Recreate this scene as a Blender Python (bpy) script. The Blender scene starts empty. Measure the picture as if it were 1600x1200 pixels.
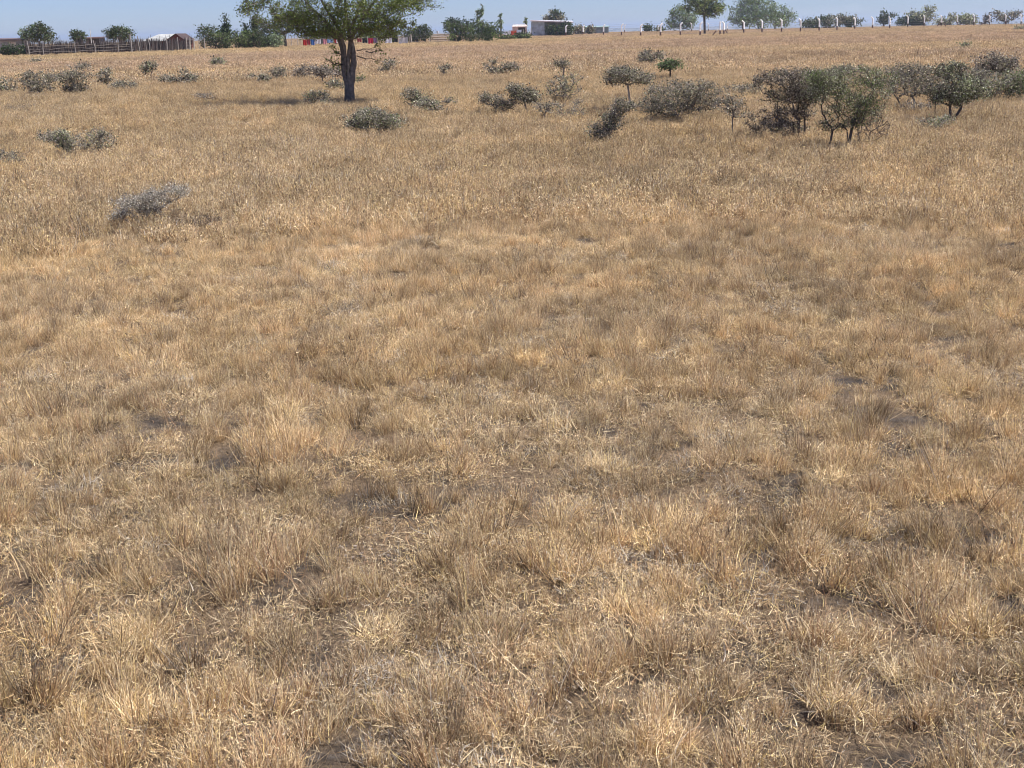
import bpy, math, random
import numpy as np
from mathutils import Vector, Matrix, noise as mnoise

# ------------------------------------------------------------------ camera, world, sun, exposure
S = bpy.context.scene
F = 2000.0; H = 1.6; HY = 44.0; SL = 0.021          # focal length in photo px, eye height, horizon row and slope
pitch = math.atan((600 - HY) / F); roll = math.atan(SL)
fwd = Vector((0, math.cos(pitch), -math.sin(pitch)))
r0 = Vector((1, 0, 0)); u0 = Vector((0, math.sin(pitch), math.cos(pitch)))
rgt = r0 * math.cos(roll) - u0 * math.sin(roll)
upv = r0 * math.sin(roll) + u0 * math.cos(roll)
cd = bpy.data.cameras.new('camera'); cam = bpy.data.objects.new('camera', cd)
S.collection.objects.link(cam); S.camera = cam
cam.matrix_world = Matrix(((rgt.x, upv.x, -fwd.x, 0), (rgt.y, upv.y, -fwd.y, 0), (rgt.z, upv.z, -fwd.z, H), (0, 0, 0, 1)))
cd.sensor_width = 36; cd.lens = F / 1600 * 36; cd.clip_start = 0.05; cd.clip_end = 60000

SUN_EL, SUN_AZ = 60, 97            # azimuth clockwise from +Y (view direction): sun to the right, a little behind
W = bpy.data.worlds.new('World'); S.world = W; W.use_nodes = True
nt = W.node_tree; nt.nodes.clear()
out = nt.nodes.new('ShaderNodeOutputWorld'); bg = nt.nodes.new('ShaderNodeBackground')
sky = nt.nodes.new('ShaderNodeTexSky'); sky.sky_type = 'NISHITA'; sky.sun_disc = False
sky.sun_elevation = math.radians(SUN_EL); sky.sun_rotation = math.radians(SUN_AZ)
sky.altitude = 1600; sky.air_density = 1.0; sky.dust_density = 0.4; sky.ozone_density = 2.5
bg.inputs['Strength'].default_value = 0.078
hs = nt.nodes.new('ShaderNodeMix'); hs.data_type = 'RGBA'; hs.blend_type = 'MULTIPLY'; hs.inputs['Factor'].default_value = 1
hs.inputs['B'].default_value = (.455, .53, .80, 1); nt.links.new(sky.outputs[0], hs.inputs['A'])
# a faint wisp of cloud, placed by direction in the sky
geo = nt.nodes.new('ShaderNodeTexCoord')
ns = nt.nodes.new('ShaderNodeTexNoise'); ns.inputs['Scale'].default_value = 9; ns.inputs['Detail'].default_value = 6
mp = nt.nodes.new('ShaderNodeMapping'); mp.inputs['Scale'].default_value = (1, 1, 2.5)
nt.links.new(geo.outputs['Generated'], mp.inputs[0]); nt.links.new(mp.outputs[0], ns.inputs['Vector'])
cr = nt.nodes.new('ShaderNodeValToRGB'); cr.color_ramp.elements[0].position = 0.56; cr.color_ramp.elements[1].position = 0.8
nt.links.new(ns.outputs[0], cr.inputs[0])
mul = nt.nodes.new('ShaderNodeMath'); mul.operation = 'MULTIPLY'; mul.inputs[1].default_value = 0.25
nt.links.new(cr.outputs[0], mul.inputs[0])
mx = nt.nodes.new('ShaderNodeMix'); mx.data_type = 'RGBA'; mx.inputs['B'].default_value = (7.5, 8, 9, 1)
nt.links.new(mul.outputs[0], mx.inputs['Factor']); nt.links.new(hs.outputs['Result'], mx.inputs['A'])
nt.links.new(mx.outputs['Result'], bg.inputs[0]); nt.links.new(bg.outputs[0], out.inputs[0])
ld = bpy.data.lights.new('sun', 'SUN'); lo = bpy.data.objects.new('sun', ld); S.collection.objects.link(lo)
ld.energy = 4.2; ld.angle = math.radians(0.5); ld.color = (1.0, 0.955, 0.88)
el, az = math.radians(SUN_EL), math.radians(SUN_AZ)
sd = Vector((math.sin(az) * math.cos(el), math.cos(az) * math.cos(el), math.sin(el)))
lo.rotation_euler = sd.to_track_quat('Z', 'Y').to_euler()
S.view_settings.view_transform = 'Standard'; S.view_settings.look = 'None'
S.view_settings.exposure = 0.97; S.view_settings.gamma = 1
S.cycles.volume_step_rate = 1; S.cycles.max_bounces = 8; S.cycles.volume_bounces = 0; S.cycles.filter_width = 1.0

# ------------------------------------------------------------------ helpers
C = S.collection
def hgt(x, y):
    """terrain height"""
    r = math.hypot(x, y)
    a = min(1.0, max(0.0, (r - 1) / 6)); b = 1 / (1 + (r / 45) ** 2)
    z = mnoise.noise((x * .16, y * .16, 3.1)) * .10 * b * a
    if r < 60: z += mnoise.noise((x * 1.3, y * 1.3, 7.7)) * .035 * b + mnoise.noise((x * 5, y * 5, 1.7)) * .014 * b
    if r > 330:
        t = min(1, (r - 330) / 700); z -= 22 * t * t * (3 - 2 * t)
        if r > 3500:
            t = min(1, (r - 3500) / 4000); z += t * t * (3 - 2 * t) * (9 + 7 * mnoise.noise((x * .0006, y * .0006, 5)))
    return z
def ray(px, py): return fwd + rgt * ((px - 800) / F) + upv * ((600 - py) / F)
def gp(px, py=None, D=None):
    """ground point under a photo pixel, or at distance D under a photo column"""
    if D is None:
        d = ray(px, py); t = H / -d.z
        p = Vector((0, 0, H)) + d * t
    else:
        d = ray(px, 60); k = D / d.y; p = Vector((d.x * k, d.y * k, 0))
    p.z = hgt(p.x, p.y); return p
def proj(p):
    v = Vector(p) - Vector((0, 0, H)); z = v.dot(fwd)
    return 800 + F * v.dot(rgt) / z, 600 - F * v.dot(upv) / z, z

def tag(o, label=None, cat=None, group=None, kind=None):
    if label: o['label'] = label
    if cat: o['category'] = cat
    if group: o['group'] = group
    if kind: o['kind'] = kind
    return o
def empty(name, loc, label, cat, group=None, rz=0):
    o = bpy.data.objects.new(name, None); C.objects.link(o); o.location = loc; o.rotation_euler[2] = rz
    o.empty_display_size = .2
    return tag(o, label, cat, group)

class MB:
    """collects faces, with one colour per face corner"""
    def __init__(s): s.v = []; s.f = []; s.c = []
    def add(s, vs, fs, col):
        o = len(s.v); s.v += [tuple(v) for v in vs]; s.f += [tuple(i + o for i in f) for f in fs]
        if len(fs) and isinstance(col[0], (tuple, list)): s.c += list(col)
        else: s.c += [col] * len(fs)
    def box(s, x0, x1, y0, y1, z0, z1, col=(.5, .5, .5)):
        s.add([(x0, y0, z0), (x1, y0, z0), (x1, y1, z0), (x0, y1, z0), (x0, y0, z1), (x1, y0, z1), (x1, y1, z1), (x0, y1, z1)],
              [(0, 3, 2, 1), (4, 5, 6, 7), (0, 1, 5, 4), (1, 2, 6, 5), (2, 3, 7, 6), (3, 0, 4, 7)], col)
    def tube(s, pts, rads, col, n=4, cap=True):
        pts = [Vector(p) for p in pts]; vs = []
        for i, p in enumerate(pts):
            a = pts[max(0, i - 1)]; b = pts[min(len(pts) - 1, i + 1)]
            d = (b - a)
            if d.length < 1e-9: d = Vector((0, 0, 1))
            d.normalize(); x = d.orthogonal().normalized(); y = d.cross(x)
            if i == 0: rx = x
            else:
                rx = (px - d * px.dot(d))
                rx = rx.normalized() if rx.length > 1e-6 else x
            ry = d.cross(rx); px = rx
            for k in range(n):
                t = 2 * math.pi * k / n; vs.append(p + (rx * math.cos(t) + ry * math.sin(t)) * rads[i])
        fs = [(i * n + k, i * n + (k + 1) % n, (i + 1) * n + (k + 1) % n, (i + 1) * n + k) for i in range(len(pts) - 1) for k in range(n)]
        if cap: fs += [tuple(range(n - 1, -1, -1)), tuple((len(pts) - 1) * n + k for k in range(n))]
        s.add(vs, fs, col)
    def build(s, name, mat, parent=None, smooth=False):
        me = bpy.data.meshes.new(name); me.from_pydata(s.v, [], s.f)
        at = me.color_attributes.new('Col', 'FLOAT_COLOR', 'CORNER')
        tot = np.array([len(f) for f in s.f]); cc = np.ones((tot.sum(), 4), dtype=np.float32)
        cc[:, :3] = np.repeat(np.array([c[:3] for c in s.c], dtype=np.float32), tot, axis=0)
        at.data.foreach_set('color', cc.ravel())
        if smooth: me.polygons.foreach_set('use_smooth', [True] * len(s.f))
        me.materials.append(mat); me.update()
        o = bpy.data.objects.new(name, me); C.objects.link(o)
        if parent: o.parent = parent
        return o

def matcol(name, rough=.85, transl=0.0, noise=0.25, nscale=8, bump=0, tint=False, spec=.2):
    m = bpy.data.materials.new(name); m.use_nodes = True; t = m.node_tree; L = t.links
    b = t.nodes['Principled BSDF']; b.inputs['Roughness'].default_value = rough; b.inputs['Specular IOR Level'].default_value = spec
    a = t.nodes.new('ShaderNodeAttribute'); a.attribute_name = 'Col'; col = a.outputs['Color']
    tc = t.nodes.new('ShaderNodeTexCoord')
    n = t.nodes.new('ShaderNodeTexNoise'); n.inputs['Scale'].default_value = nscale; n.inputs['Detail'].default_value = 5
    L.new(tc.outputs['Object'], n.inputs['Vector'])
    if noise:
        mr = t.nodes.new('ShaderNodeMapRange'); mr.inputs[1].default_value = .3; mr.inputs[2].default_value = .7
        mr.inputs[3].default_value = 1 - noise; mr.inputs[4].default_value = 1 + noise
        L.new(n.outputs[0], mr.inputs[0])
        vm = t.nodes.new('ShaderNodeVectorMath'); vm.operation = 'SCALE'; L.new(col, vm.inputs[0]); L.new(mr.outputs[0], vm.inputs['Scale']); col = vm.outputs[0]
    if tint:
        ti = t.nodes.new('ShaderNodeAttribute'); ti.attribute_type = 'INSTANCER'; ti.attribute_name = 'tint'
        vm = t.nodes.new('ShaderNodeVectorMath'); vm.operation = 'MULTIPLY'; L.new(col, vm.inputs[0]); L.new(ti.outputs['Color'], vm.inputs[1]); col = vm.outputs[0]
    L.new(col, b.inputs['Base Color'])
    if bump:
        bp = t.nodes.new('ShaderNodeBump'); bp.inputs['Strength'].default_value = bump; L.new(n.outputs[0], bp.inputs['Height']); L.new(bp.outputs[0], b.inputs['Normal'])
    if transl:
        tr = t.nodes.new('ShaderNodeBsdfTranslucent'); L.new(col, tr.inputs[0])
        ms = t.nodes.new('ShaderNodeMixShader'); ms.inputs[0].default_value = transl
        L.new(b.outputs[0], ms.inputs[1]); L.new(tr.outputs[0], ms.inputs[2]); L.new(ms.outputs[0], t.nodes['Material Output'].inputs[0])
    return m
M_GRASS = matcol('dry_grass', .75, .28, 0, tint=True, spec=.25)
M_LEAF = matcol('leaf', .55, .35, 0.0, spec=.3)
M_BARK = matcol('bark', .9, 0, .35, 14, .6)
M_WOOD = matcol('weathered_wood', .9, 0, .25, 10, .3)
M_PAINT = matcol('paint', .6, 0, .2, 2.5)
M_TIN = matcol('sheet_metal', .5, 0, .35, 1.3, spec=.4)
M_CLOTH = matcol('cloth', .9, .15, .05, 5)
M_WIRE = matcol('wire', .6, 0, 0)

# ------------------------------------------------------------------ ground
def soil_material():
    m = bpy.data.materials.new('soil'); m.use_nodes = True; t = m.node_tree; L = t.links
    b = t.nodes['Principled BSDF']; b.inputs['Roughness'].default_value = .95; b.inputs['Specular IOR Level'].default_value = .1
    g = t.nodes.new('ShaderNodeNewGeometry'); P = g.outputs['Position']
    def nz(scale, det, rough=.6):
        n = t.nodes.new('ShaderNodeTexNoise'); n.inputs['Scale'].default_value = scale; n.inputs['Detail'].default_value = det
        n.inputs['Roughness'].default_value = rough; L.new(P, n.inputs['Vector']); return n.outputs[0]
    def ramp(src, stops):
        r = t.nodes.new('ShaderNodeValToRGB'); e = r.color_ramp.elements
        e[0].position, e[0].color = stops[0][0], (*stops[0][1], 1); e[1].position, e[1].color = stops[-1][0], (*stops[-1][1], 1)
        for p, c in stops[1:-1]: q = e.new(p); q.color = (*c, 1)
        L.new(src, r.inputs[0]); return r.outputs[0]
    def mix(f, a, bb):
        x = t.nodes.new('ShaderNodeMix'); x.data_type = 'RGBA'; L.new(f, x.inputs['Factor']); L.new(a, x.inputs['A']); L.new(bb, x.inputs['B']); return x.outputs['Result']
    soil = ramp(nz(22, 8, .7), [(.3, (.03, .026, .024)), (.5, (.085, .071, .062)), (.7, (.17, .145, .128))])
    litter = ramp(nz(60, 6, .8), [(.35, (.10, .07, .045)), (.5, (.25, .175, .11)), (.65, (.48, .35, .22))])
    f = ramp(nz(3.5, 6, .65), [(.38, (0, 0, 0)), (.55, (.75, .75, .75))])
    near = mix(f, soil, litter)
    straw = ramp(nz(.35, 6, .7), [(.3, (.33, .215, .125)), (.5, (.42, .29, .175)), (.7, (.5, .37, .22))])
    ln = t.nodes.new('ShaderNodeVectorMath'); ln.operation = 'LENGTH'; L.new(P, ln.inputs[0])
    def dist(a, bb):
        mr = t.nodes.new('ShaderNodeMapRange'); mr.inputs[1].default_value = a; mr.inputs[2].default_value = bb; L.new(ln.outputs['Value'], mr.inputs[0]); return mr.outputs[0]
    c = mix(dist(14, 60), near, straw)
    scrub = ramp(nz(.004, 8, .7), [(.35, (.06, .075, .04)), (.5, (.15, .13, .07)), (.65, (.27, .2, .12))])
    c = mix(dist(380, 900), c, scrub)
    L.new(c, b.inputs['Base Color'])
    bp = t.nodes.new('ShaderNodeBump'); bp.inputs['Strength'].default_value = 1; bp.inputs['Distance'].default_value = .04
    L.new(nz(35, 8, .7), bp.inputs['Height']); L.new(bp.outputs[0], b.inputs['Normal'])
    return m
angs = list(np.radians(np.arange(-36, 36.01, .3))) + list(np.radians(np.arange(40, 320.1, 5)))
rad = [0.0]; r = .4
while r < 12500: rad.append(r); r *= 1.033 if r < 60 else 1.06
nA = len(angs); vs = [(0, 0, hgt(0, 0))]
for rr in rad[1:]:
    for a in angs:
        x, y = rr * math.sin(a), rr * math.cos(a); vs.append((x, y, hgt(x, y)))
fs = [(0, 1 + (k + 1) % nA, 1 + k) for k in range(nA)]
for i in range(len(rad) - 2):
    for k in range(nA):
        a = 1 + i * nA + k; b = 1 + i * nA + (k + 1) % nA; fs.append((a, b, b + nA, a + nA))
me = bpy.data.meshes.new('ground'); me.from_pydata(vs, [], fs); me.polygons.foreach_set('use_smooth', [True] * len(fs))
me.materials.append(soil_material()); go = bpy.data.objects.new('ground', me); C.objects.link(go)
tag(go, 'dry brown soil plain under the grass, running to the horizon', 'ground', kind='structure')

# ------------------------------------------------------------------ dry grass
rs = np.random.RandomState(5)
PAL = np.array([(.84, .68, .42), (.675, .508, .29), (.515, .36, .187), (.315, .207, .11), (.505, .322, .18), (.485, .43, .345), (.75, .575, .255), (.12, .088, .057), (.20, .165, .135), (.28, .235, .19)])
def centres(k, R_, jh=.35):
    """sub-tuft centres inside a clump: position, size factor"""
    a = rs.rand(k) * 2 * np.pi; r = R_ * np.sqrt(rs.rand(k)); return np.stack([r * np.cos(a), r * np.sin(a)], 1), np.clip(1 + jh * rs.randn(k), .35, 1.7)
def blades(n, rad_, h0, h1, lean, wid, seg, pw, curl=.5, flat=0.0, base_in=1.0, zs=0.0, cl=None, sg=.05):
    """n bent ribbons rooted in a disc, or round the sub-tuft centres cl"""
    a = rs.rand(n) * 2 * np.pi; rr = rad_ * np.sqrt(rs.rand(n)) * base_in; hf = np.ones(n)
    if cl is not None:
        ci_ = rs.randint(0, len(cl[0]), n); hf = cl[1][ci_]; off = np.abs(rs.randn(n)) * sg * hf
        root = np.stack([cl[0][ci_, 0] + off * np.cos(a), cl[0][ci_, 1] + off * np.sin(a), np.zeros(n)], 1); edge = off / (sg * 2)
    else:
        root = np.stack([rr * np.cos(a), rr * np.sin(a), np.zeros(n)], 1); edge = rr / rad_
    L_ = (h0 + (h1 - h0) * rs.rand(n) ** 1.3) * (hf if not zs else 1)
    da = a + rs.randn(n) * 1.3; ln = np.clip(np.abs(rs.randn(n)) * lean + .08 + (.25 * edge if not zs else 0), 0, 1.45)
    ln = np.where(rs.rand(n) < flat, 1.1 + .45 * rs.rand(n), ln)
    cu = rs.randn(n) * curl; tw = rs.randn(n) * .8
    pos = root.copy(); pos[:, 2] += np.where(ln > 1.05, rs.rand(n) * .05 * min(1, h1 / .1), 0)
    if zs: pos[:, 2] += zs * hf * rs.rand(n) ** .8 * np.clip(1 - .55 * edge ** 2, .1, 1)
    wd = rs.rand(n) * np.pi * 2; wv = np.stack([np.cos(wd), np.sin(wd), .25 * rs.randn(n)], 1)
    w = wid * (.6 + .8 * rs.rand(n)); V = []
    for s in range(seg + 1):
        t = s / seg; k = w * (1 - .85 * t ** 1.5)
        V.append(pos - wv * k[:, None] / 2); V.append(pos + wv * k[:, None] / 2)
        th = ln + cu * t; dd = da + tw * t
        pos = pos + np.stack([np.sin(th) * np.cos(dd), np.sin(th) * np.sin(dd), np.cos(th)], 1) * (L_ / seg)[:, None]
        pos[:, 2] = np.maximum(pos[:, 2], .004)
    V = np.stack(V, 1)
    c = PAL[rs.choice(len(PAL), n, p=np.array(pw) / sum(pw))] * (.8 + .4 * rs.rand(n, 1))
    return V, c
def clump_mesh(name, parts):
    vv = []; ff = []; cc = []; off = 0
    for V, c in parts:
        n, k, _ = V.shape; seg = k // 2 - 1
        vv.append(V.reshape(-1, 3)); b = off + np.arange(n)[:, None] * k
        q = np.concatenate([b + np.array([2 * s, 2 * s + 1, 2 * s + 3, 2 * s + 2]) for s in range(seg)], 0)
        ff.append(q); cc.append(np.tile(c, (seg, 1))); off += n * k
    vv = np.concatenate(vv); ff = np.concatenate(ff); cc = np.concatenate(cc)
    me = bpy.data.meshes.new(name); me.vertices.add(len(vv)); me.vertices.foreach_set('co', vv.astype(np.float32).ravel())
    me.loops.add(ff.size); me.loops.foreach_set('vertex_index', ff.astype(np.int32).ravel())
    me.polygons.add(len(ff)); me.polygons.foreach_set('loop_start', np.arange(0, ff.size, 4, dtype=np.int32))
    at = me.color_attributes.new('Col', 'FLOAT_COLOR', 'CORNER')
    c4 = np.ones((ff.size, 4), np.float32); c4[:, :3] = np.repeat(cc, 4, 0); at.data.foreach_set('color', c4.ravel())
    me.update(calc_edges=True); me.validate(); me.materials.append(M_GRASS)
    return bpy.data.objects.new(name, me)
gcol = bpy.data.collections.new('grass_clumps')
kinds = {}
def addk(key, objs):
    kinds[key] = []
    for o in objs: kinds[key].append(len(gcol.objects)); gcol.objects.link(o)
Pm = [4.6, 4, 3.2, 2, 1.7, 1, 1.5, 1.8, 0, 0]; Pt = [3.2, 3.6, 3.6, 3, 2.4, .8, 1.3, 2.6, 0, 0]; Pd = [.3, .8, 2, 4, 2, 2, .2, 5, 0, 0]; Pp = [6, 4, 1.5, .4, .3, .4, 2, .3, 0, 0]
Pg = [1, 1.5, 1, 1, .3, 6, .2, 1.5, 0, 0]; Pr = [3, 4, 2, 2, 5, 1, 1, 1, 0, 0]; Ps = [0, .2, 0, 0, 0, .3, 0, 0, 5, 4]
def fl(n, r, z, w=.003, L=(.012, .04), pw=Pm, cl=None, sg=.05): return blades(n, r, L[0], L[1], 1.6, w, 2, pw, 1.2, zs=z, cl=cl, sg=sg)
def G(parts): return clump_mesh('grass_clump', parts)
def tuft(pw, h, k=1, R_=.03, nb=170, nf=330, lean=.36, w=.0027):
    c = centres(k, R_, .25)
    return G([blades(nb, .06, h * .45, h, lean, w, 4, pw, .6, cl=c, sg=.046), blades(nb // 3, .1, h * .2, h * .5, .9, w, 3, pw, 1.1, .3, cl=c, sg=.06), fl(nf, .1, h * .9, .0026, (.008, .024), pw, c, .06)])
addk('mat', [G([blades(230, .16, .02, .075, 1.0, .0024, 4, Pm, .9, .4), fl(300, .16, .04, .0026, (.008, .026))]) for _ in range(6)])
addk('tuft', [tuft(Pt, .20) for _ in range(4)] + [tuft(Pm, .17, 3, .06) for _ in range(4)])
addk('red', [tuft(Pr, .16, 2, .05) for _ in range(4)])
addk('dark', [tuft(Pd, .20, 1, .02, 110, 150, .25) for _ in range(4)])  # darker brown tufts; their dark tone partly stands in for shadow at tuft bases
addk('pale', [G([blades(240, .09, .06, .17, .8, .0028, 5, Pp, 1.2, .2), fl(160, .09, .07, pw=Pp)]) for _ in range(4)])
addk('grey', [G([blades(200, .12, .03, .09, 1.1, .0026, 4, Pg, 1.3, .5), fl(140, .12, .05, pw=Pg)]) for _ in range(3)])
addk('stalk', [G([blades(3, .05, .28, .6, .4, .0026, 7, Pp, .5)]) for _ in range(5)])
addk('weed', [G([blades(7, .03, .18, .42, .25, .003, 6, Pd, .3), fl(60, .06, .3, .004, (.01, .03), Pd)]) for _ in range(4)])
addk('straw', [G([blades(55, .2, .02, .13, 1.4, .0024, 3, Pm, .5, 1.0), blades(40, .2, .01, .05, 1.4, .004, 2, Pd, .5, 1.0)]) for _ in range(4)])
def crumbs(n=70, R_=.2):
    V = []; c = []
    for _ in range(n):
        a = rs.rand() * 6.283; r = R_ * math.sqrt(rs.rand()); z = .002; d = .002 + .005 * rs.rand() ** 3; o = np.array([r * math.cos(a), r * math.sin(a), z])
        p = [rs.randn(3) * .15 + q for q in np.array([(-1, -1, 0), (1, -1, 0), (-.8, -.7, .8), (.8, -.8, .9), (-.8, .8, .8), (.8, .8, .7), (-1, 1, 0), (1, 1, 0)])]
        V.append(np.array([o + q * d for q in p])); c.append(PAL[8 + rs.randint(2)] * (.7 + .7 * rs.rand()))
    return np.array(V), np.array(c)
addk('crumb', [G([crumbs()]) for _ in range(3)])
# wider, coarser ones for farther off
def mid(pw, k, R_, nb, nf, h):
    c = centres(k, R_, .4)
    return G([blades(nb, .3, h * .35, h, .45, .0042, 3, pw, .8, .05, cl=c, sg=.04), blades(nb // 2, R_ * 1.15, .02, .07, 1.1, .0045, 3, Pm, 1.2, .3), fl(nf, .3, h * .85, .005, (.015, .05), pw, c, .045)])
addk('mid', [mid(Pm if i % 2 else Pt, 15, .34, 420, 950, .145) for i in range(8)])
addk('midred', [mid(Pr, 4, .2, 240, 420, .17) for _ in range(4)])
addk('middark', [mid(Pd, 1, .05, 110, 160, .20) for _ in range(4)])  # single dark tufts, partly painting the shadowed spots between tufts
def farc(pw, k, R_, nb, nf, h):
    c = centres(k, R_, .45)
    return G([blades(nb, R_, h * .4, h, .5, .015, 2, pw, .7, cl=c, sg=.11), blades(nb // 2, R_ * 1.1, .03, .08, 1, .02, 2, pw, .8), fl(nf, R_, h * .8, .018, (.04, .1), pw, c, .12)])
addk('far', [farc(Pm, 16, 1.0, 420, 700, .17) for _ in range(6)])
addk('farpatch', [farc(Pd, 2, .25, 90, 90, .26) for _ in range(3)])
def N(x, y, s, k): return mnoise.noise((x * s, y * s, k))
def tint_at(x, y, rnd):
    r = math.hypot(x, y)
    n1 = N(x, y * .6, .35, 11); n2 = N(x, y, 1.3, 4); n3 = N(x * .5, y, .09, 21)
    b = .95 + .12 * n1 + .18 * n2 + .09 * n3 + .18 * N(x, y, 3.3, 14) + rnd.uniform(-.26, .22)
    warm = .10 * N(x, y, .9, 31) + .06 * N(x, y, .2, 41)
    c = [b * (.98 + .3 * warm), b * (.985 - .05 * warm), b * (1.02 - .9 * warm)]
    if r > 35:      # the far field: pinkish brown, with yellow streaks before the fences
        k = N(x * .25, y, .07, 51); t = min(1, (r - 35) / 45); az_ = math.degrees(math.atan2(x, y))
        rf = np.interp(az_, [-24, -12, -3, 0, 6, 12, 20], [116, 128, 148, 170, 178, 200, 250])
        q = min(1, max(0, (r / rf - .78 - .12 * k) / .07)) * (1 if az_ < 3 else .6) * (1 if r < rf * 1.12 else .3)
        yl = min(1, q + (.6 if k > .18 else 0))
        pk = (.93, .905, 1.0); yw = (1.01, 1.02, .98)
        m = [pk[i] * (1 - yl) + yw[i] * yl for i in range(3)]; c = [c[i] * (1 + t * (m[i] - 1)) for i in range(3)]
    return c
rnd = random.Random(3)
pts, rots, scs, idx, tints = [], [], [], [], []
def put(kind, x, y, sc, tilt=.12, mul=1.0):
    pts.append((x, y, hgt(x, y) - .004)); rots.append((rnd.gauss(0, tilt), rnd.gauss(0, tilt), rnd.uniform(0, 6.283)))
    scs.append(sc); idx.append(rnd.choice(kinds[kind])); c = tint_at(x, y, rnd); mul *= 1 + .10 * min(1, max(0, (math.hypot(x, y) - 4) / 3)) * (math.hypot(x, y) < 11) ; tints.append((c[0] * mul, c[1] * mul, c[2] * mul, 1))
def scatter(r_a, r_b, dens, fn, half=34):
    A = math.radians(half) * (r_b ** 2 - r_a ** 2); n = int(A * dens)
    for _ in range(n):
        r = math.sqrt(rnd.uniform(r_a ** 2, r_b ** 2)); a = math.radians(rnd.uniform(-half, half)); fn(r * math.sin(a), r * math.cos(a), r)
def bare(x, y):
    """0 covered .. 1 bare, patches mostly near the camera"""
    r = math.hypot(x, y); v = N(x, y * 1.3, 1.5, 61) * .7 + N(x, y, 3.7, 62) * .5
    lim = .30 + .6 * min(1, max(0, (r - 2.8) / 5))
    return min(1, max(0, (v - lim) / .12))
def f_near(x, y, r):
    b = bare(x, y)
    if rnd.random() < b:
        q = rnd.random()
        if q < .3: put('straw', x, y, rnd.uniform(.6, 1.1), .02)
        elif q < .6: put('crumb', x, y, rnd.uniform(.7, 1.2), .02)
        elif q < .66: put('tuft', x, y, rnd.uniform(.3, .5))
        return
    v = N(x, y, .9, 71) + .6 * N(x, y, 2.6, 72); u = rnd.random(); big = (1 + .2 * max(-.8, v)) * (.95 if r < 4 else .80)
    if u < .33: put('mat', x, y, rnd.uniform(.55, 1.0), mul=1.05)
    elif u < .66: put('tuft', x, y, rnd.uniform(.42, .88) * big, mul=1.05)
    elif u < .76:
        if N(x, y, .7, 101) > -.1: put('red', x, y, rnd.uniform(.5, 1.0) * big)
    elif u < .83:
        if v > -.1: put('dark', x, y, rnd.uniform(.35, .8) * big)
    elif u < .87:
        if N(x, y, 1.1, 81) > -.05: put('pale', x, y, rnd.uniform(.5, .9))
    elif u < .92:
        if N(x, y, 1.2, 91) > .05: put('grey', x, y, rnd.uniform(.7, 1.1))
    elif u < .945: put('stalk', x, y, rnd.uniform(.35, .7), .2)
    elif u < .975: put('weed', x, y, rnd.uniform(.5, .95), .15)
    else: put('straw', x, y, rnd.uniform(.5, .9))
scatter(1.6, 5.5, 138, f_near, 40)
scatter(5.5, 11, 160, f_near, 33)
def f_mid(x, y, r):
    v = N(x, y, .7, 71) + .6 * N(x, y, 2.0, 72); u = rnd.random()
    if u < .80: put('mid', x, y, rnd.uniform(.75, 1.15) * (1 + .12 * v), .08)
    elif u < .86:
        if N(x, y, .6, 101) > 0: put('midred', x, y, rnd.uniform(.8, 1.2))
    elif u < .925:
        if v > 0: put('middark', x, y, rnd.uniform(.6, 1.25))
    elif u < .93: put('stalk', x, y, rnd.uniform(.7, 1.2), .25)
    elif u < .97: put('tuft', x, y, rnd.uniform(.9, 1.3))
    else: put('pale', x, y, rnd.uniform(.9, 1.4))
scatter(10.5, 18, 21, f_mid, 32)
scatter(18, 45, 10, f_mid, 30)
def f_far(x, y, r):
    put('far', x, y, rnd.uniform(.8, 1.15), .03)
    if rnd.random() < .10 and N(x, y, .25, 33) > .1: put('farpatch', x, y, rnd.uniform(.5, 1.1), .05)
scatter(43, 110, 1.3, f_far, 29)
scatter(110, 330, .55, f_far, 27)
gm = bpy.data.meshes.new('dry_grass'); gm.from_pydata(pts, [], [])
gm.attributes.new('rot', 'FLOAT_VECTOR', 'POINT').data.foreach_set('vector', np.array(rots, np.float32).ravel())
gm.attributes.new('scl', 'FLOAT', 'POINT').data.foreach_set('value', np.array(scs, np.float32))
gm.attributes.new('idx', 'INT', 'POINT').data.foreach_set('value', np.array(idx, np.int32))
gm.attributes.new('tint', 'FLOAT_COLOR', 'POINT').data.foreach_set('color', np.array(tints, np.float32).ravel())
gob = bpy.data.objects.new('dry_grass', gm); C.objects.link(gob)
tag(gob, 'dry straw coloured savanna grass covering the whole field in tufts and mats', 'grass', kind='stuff')
ng = bpy.data.node_groups.new('scatter_grass', 'GeometryNodeTree')
ng.interface.new_socket('Geometry', in_out='INPUT', socket_type='NodeSocketGeometry'); ng.interface.new_socket('Geometry', in_out='OUTPUT', socket_type='NodeSocketGeometry')
gi = ng.nodes.new('NodeGroupInput'); gout = ng.nodes.new('NodeGroupOutput'); ip = ng.nodes.new('GeometryNodeInstanceOnPoints')
ci = ng.nodes.new('GeometryNodeCollectionInfo'); ci.inputs['Collection'].default_value = gcol
ci.inputs['Separate Children'].default_value = True; ci.inputs['Reset Children'].default_value = True
def na(name, typ):
    n = ng.nodes.new('GeometryNodeInputNamedAttribute'); n.data_type = typ; n.inputs[0].default_value = name; return n.outputs[0]
ng.links.new(gi.outputs[0], ip.inputs['Points']); ng.links.new(ci.outputs[0], ip.inputs['Instance']); ip.inputs['Pick Instance'].default_value = True
ng.links.new(na('idx', 'INT'), ip.inputs['Instance Index']); ng.links.new(na('rot', 'FLOAT_VECTOR'), ip.inputs['Rotation']); ng.links.new(na('scl', 'FLOAT'), ip.inputs['Scale'])
ng.links.new(ip.outputs[0], gout.inputs[0])
gob.modifiers.new('scatter', 'NODES').node_group = ng
print('grass clumps', len(pts))

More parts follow.
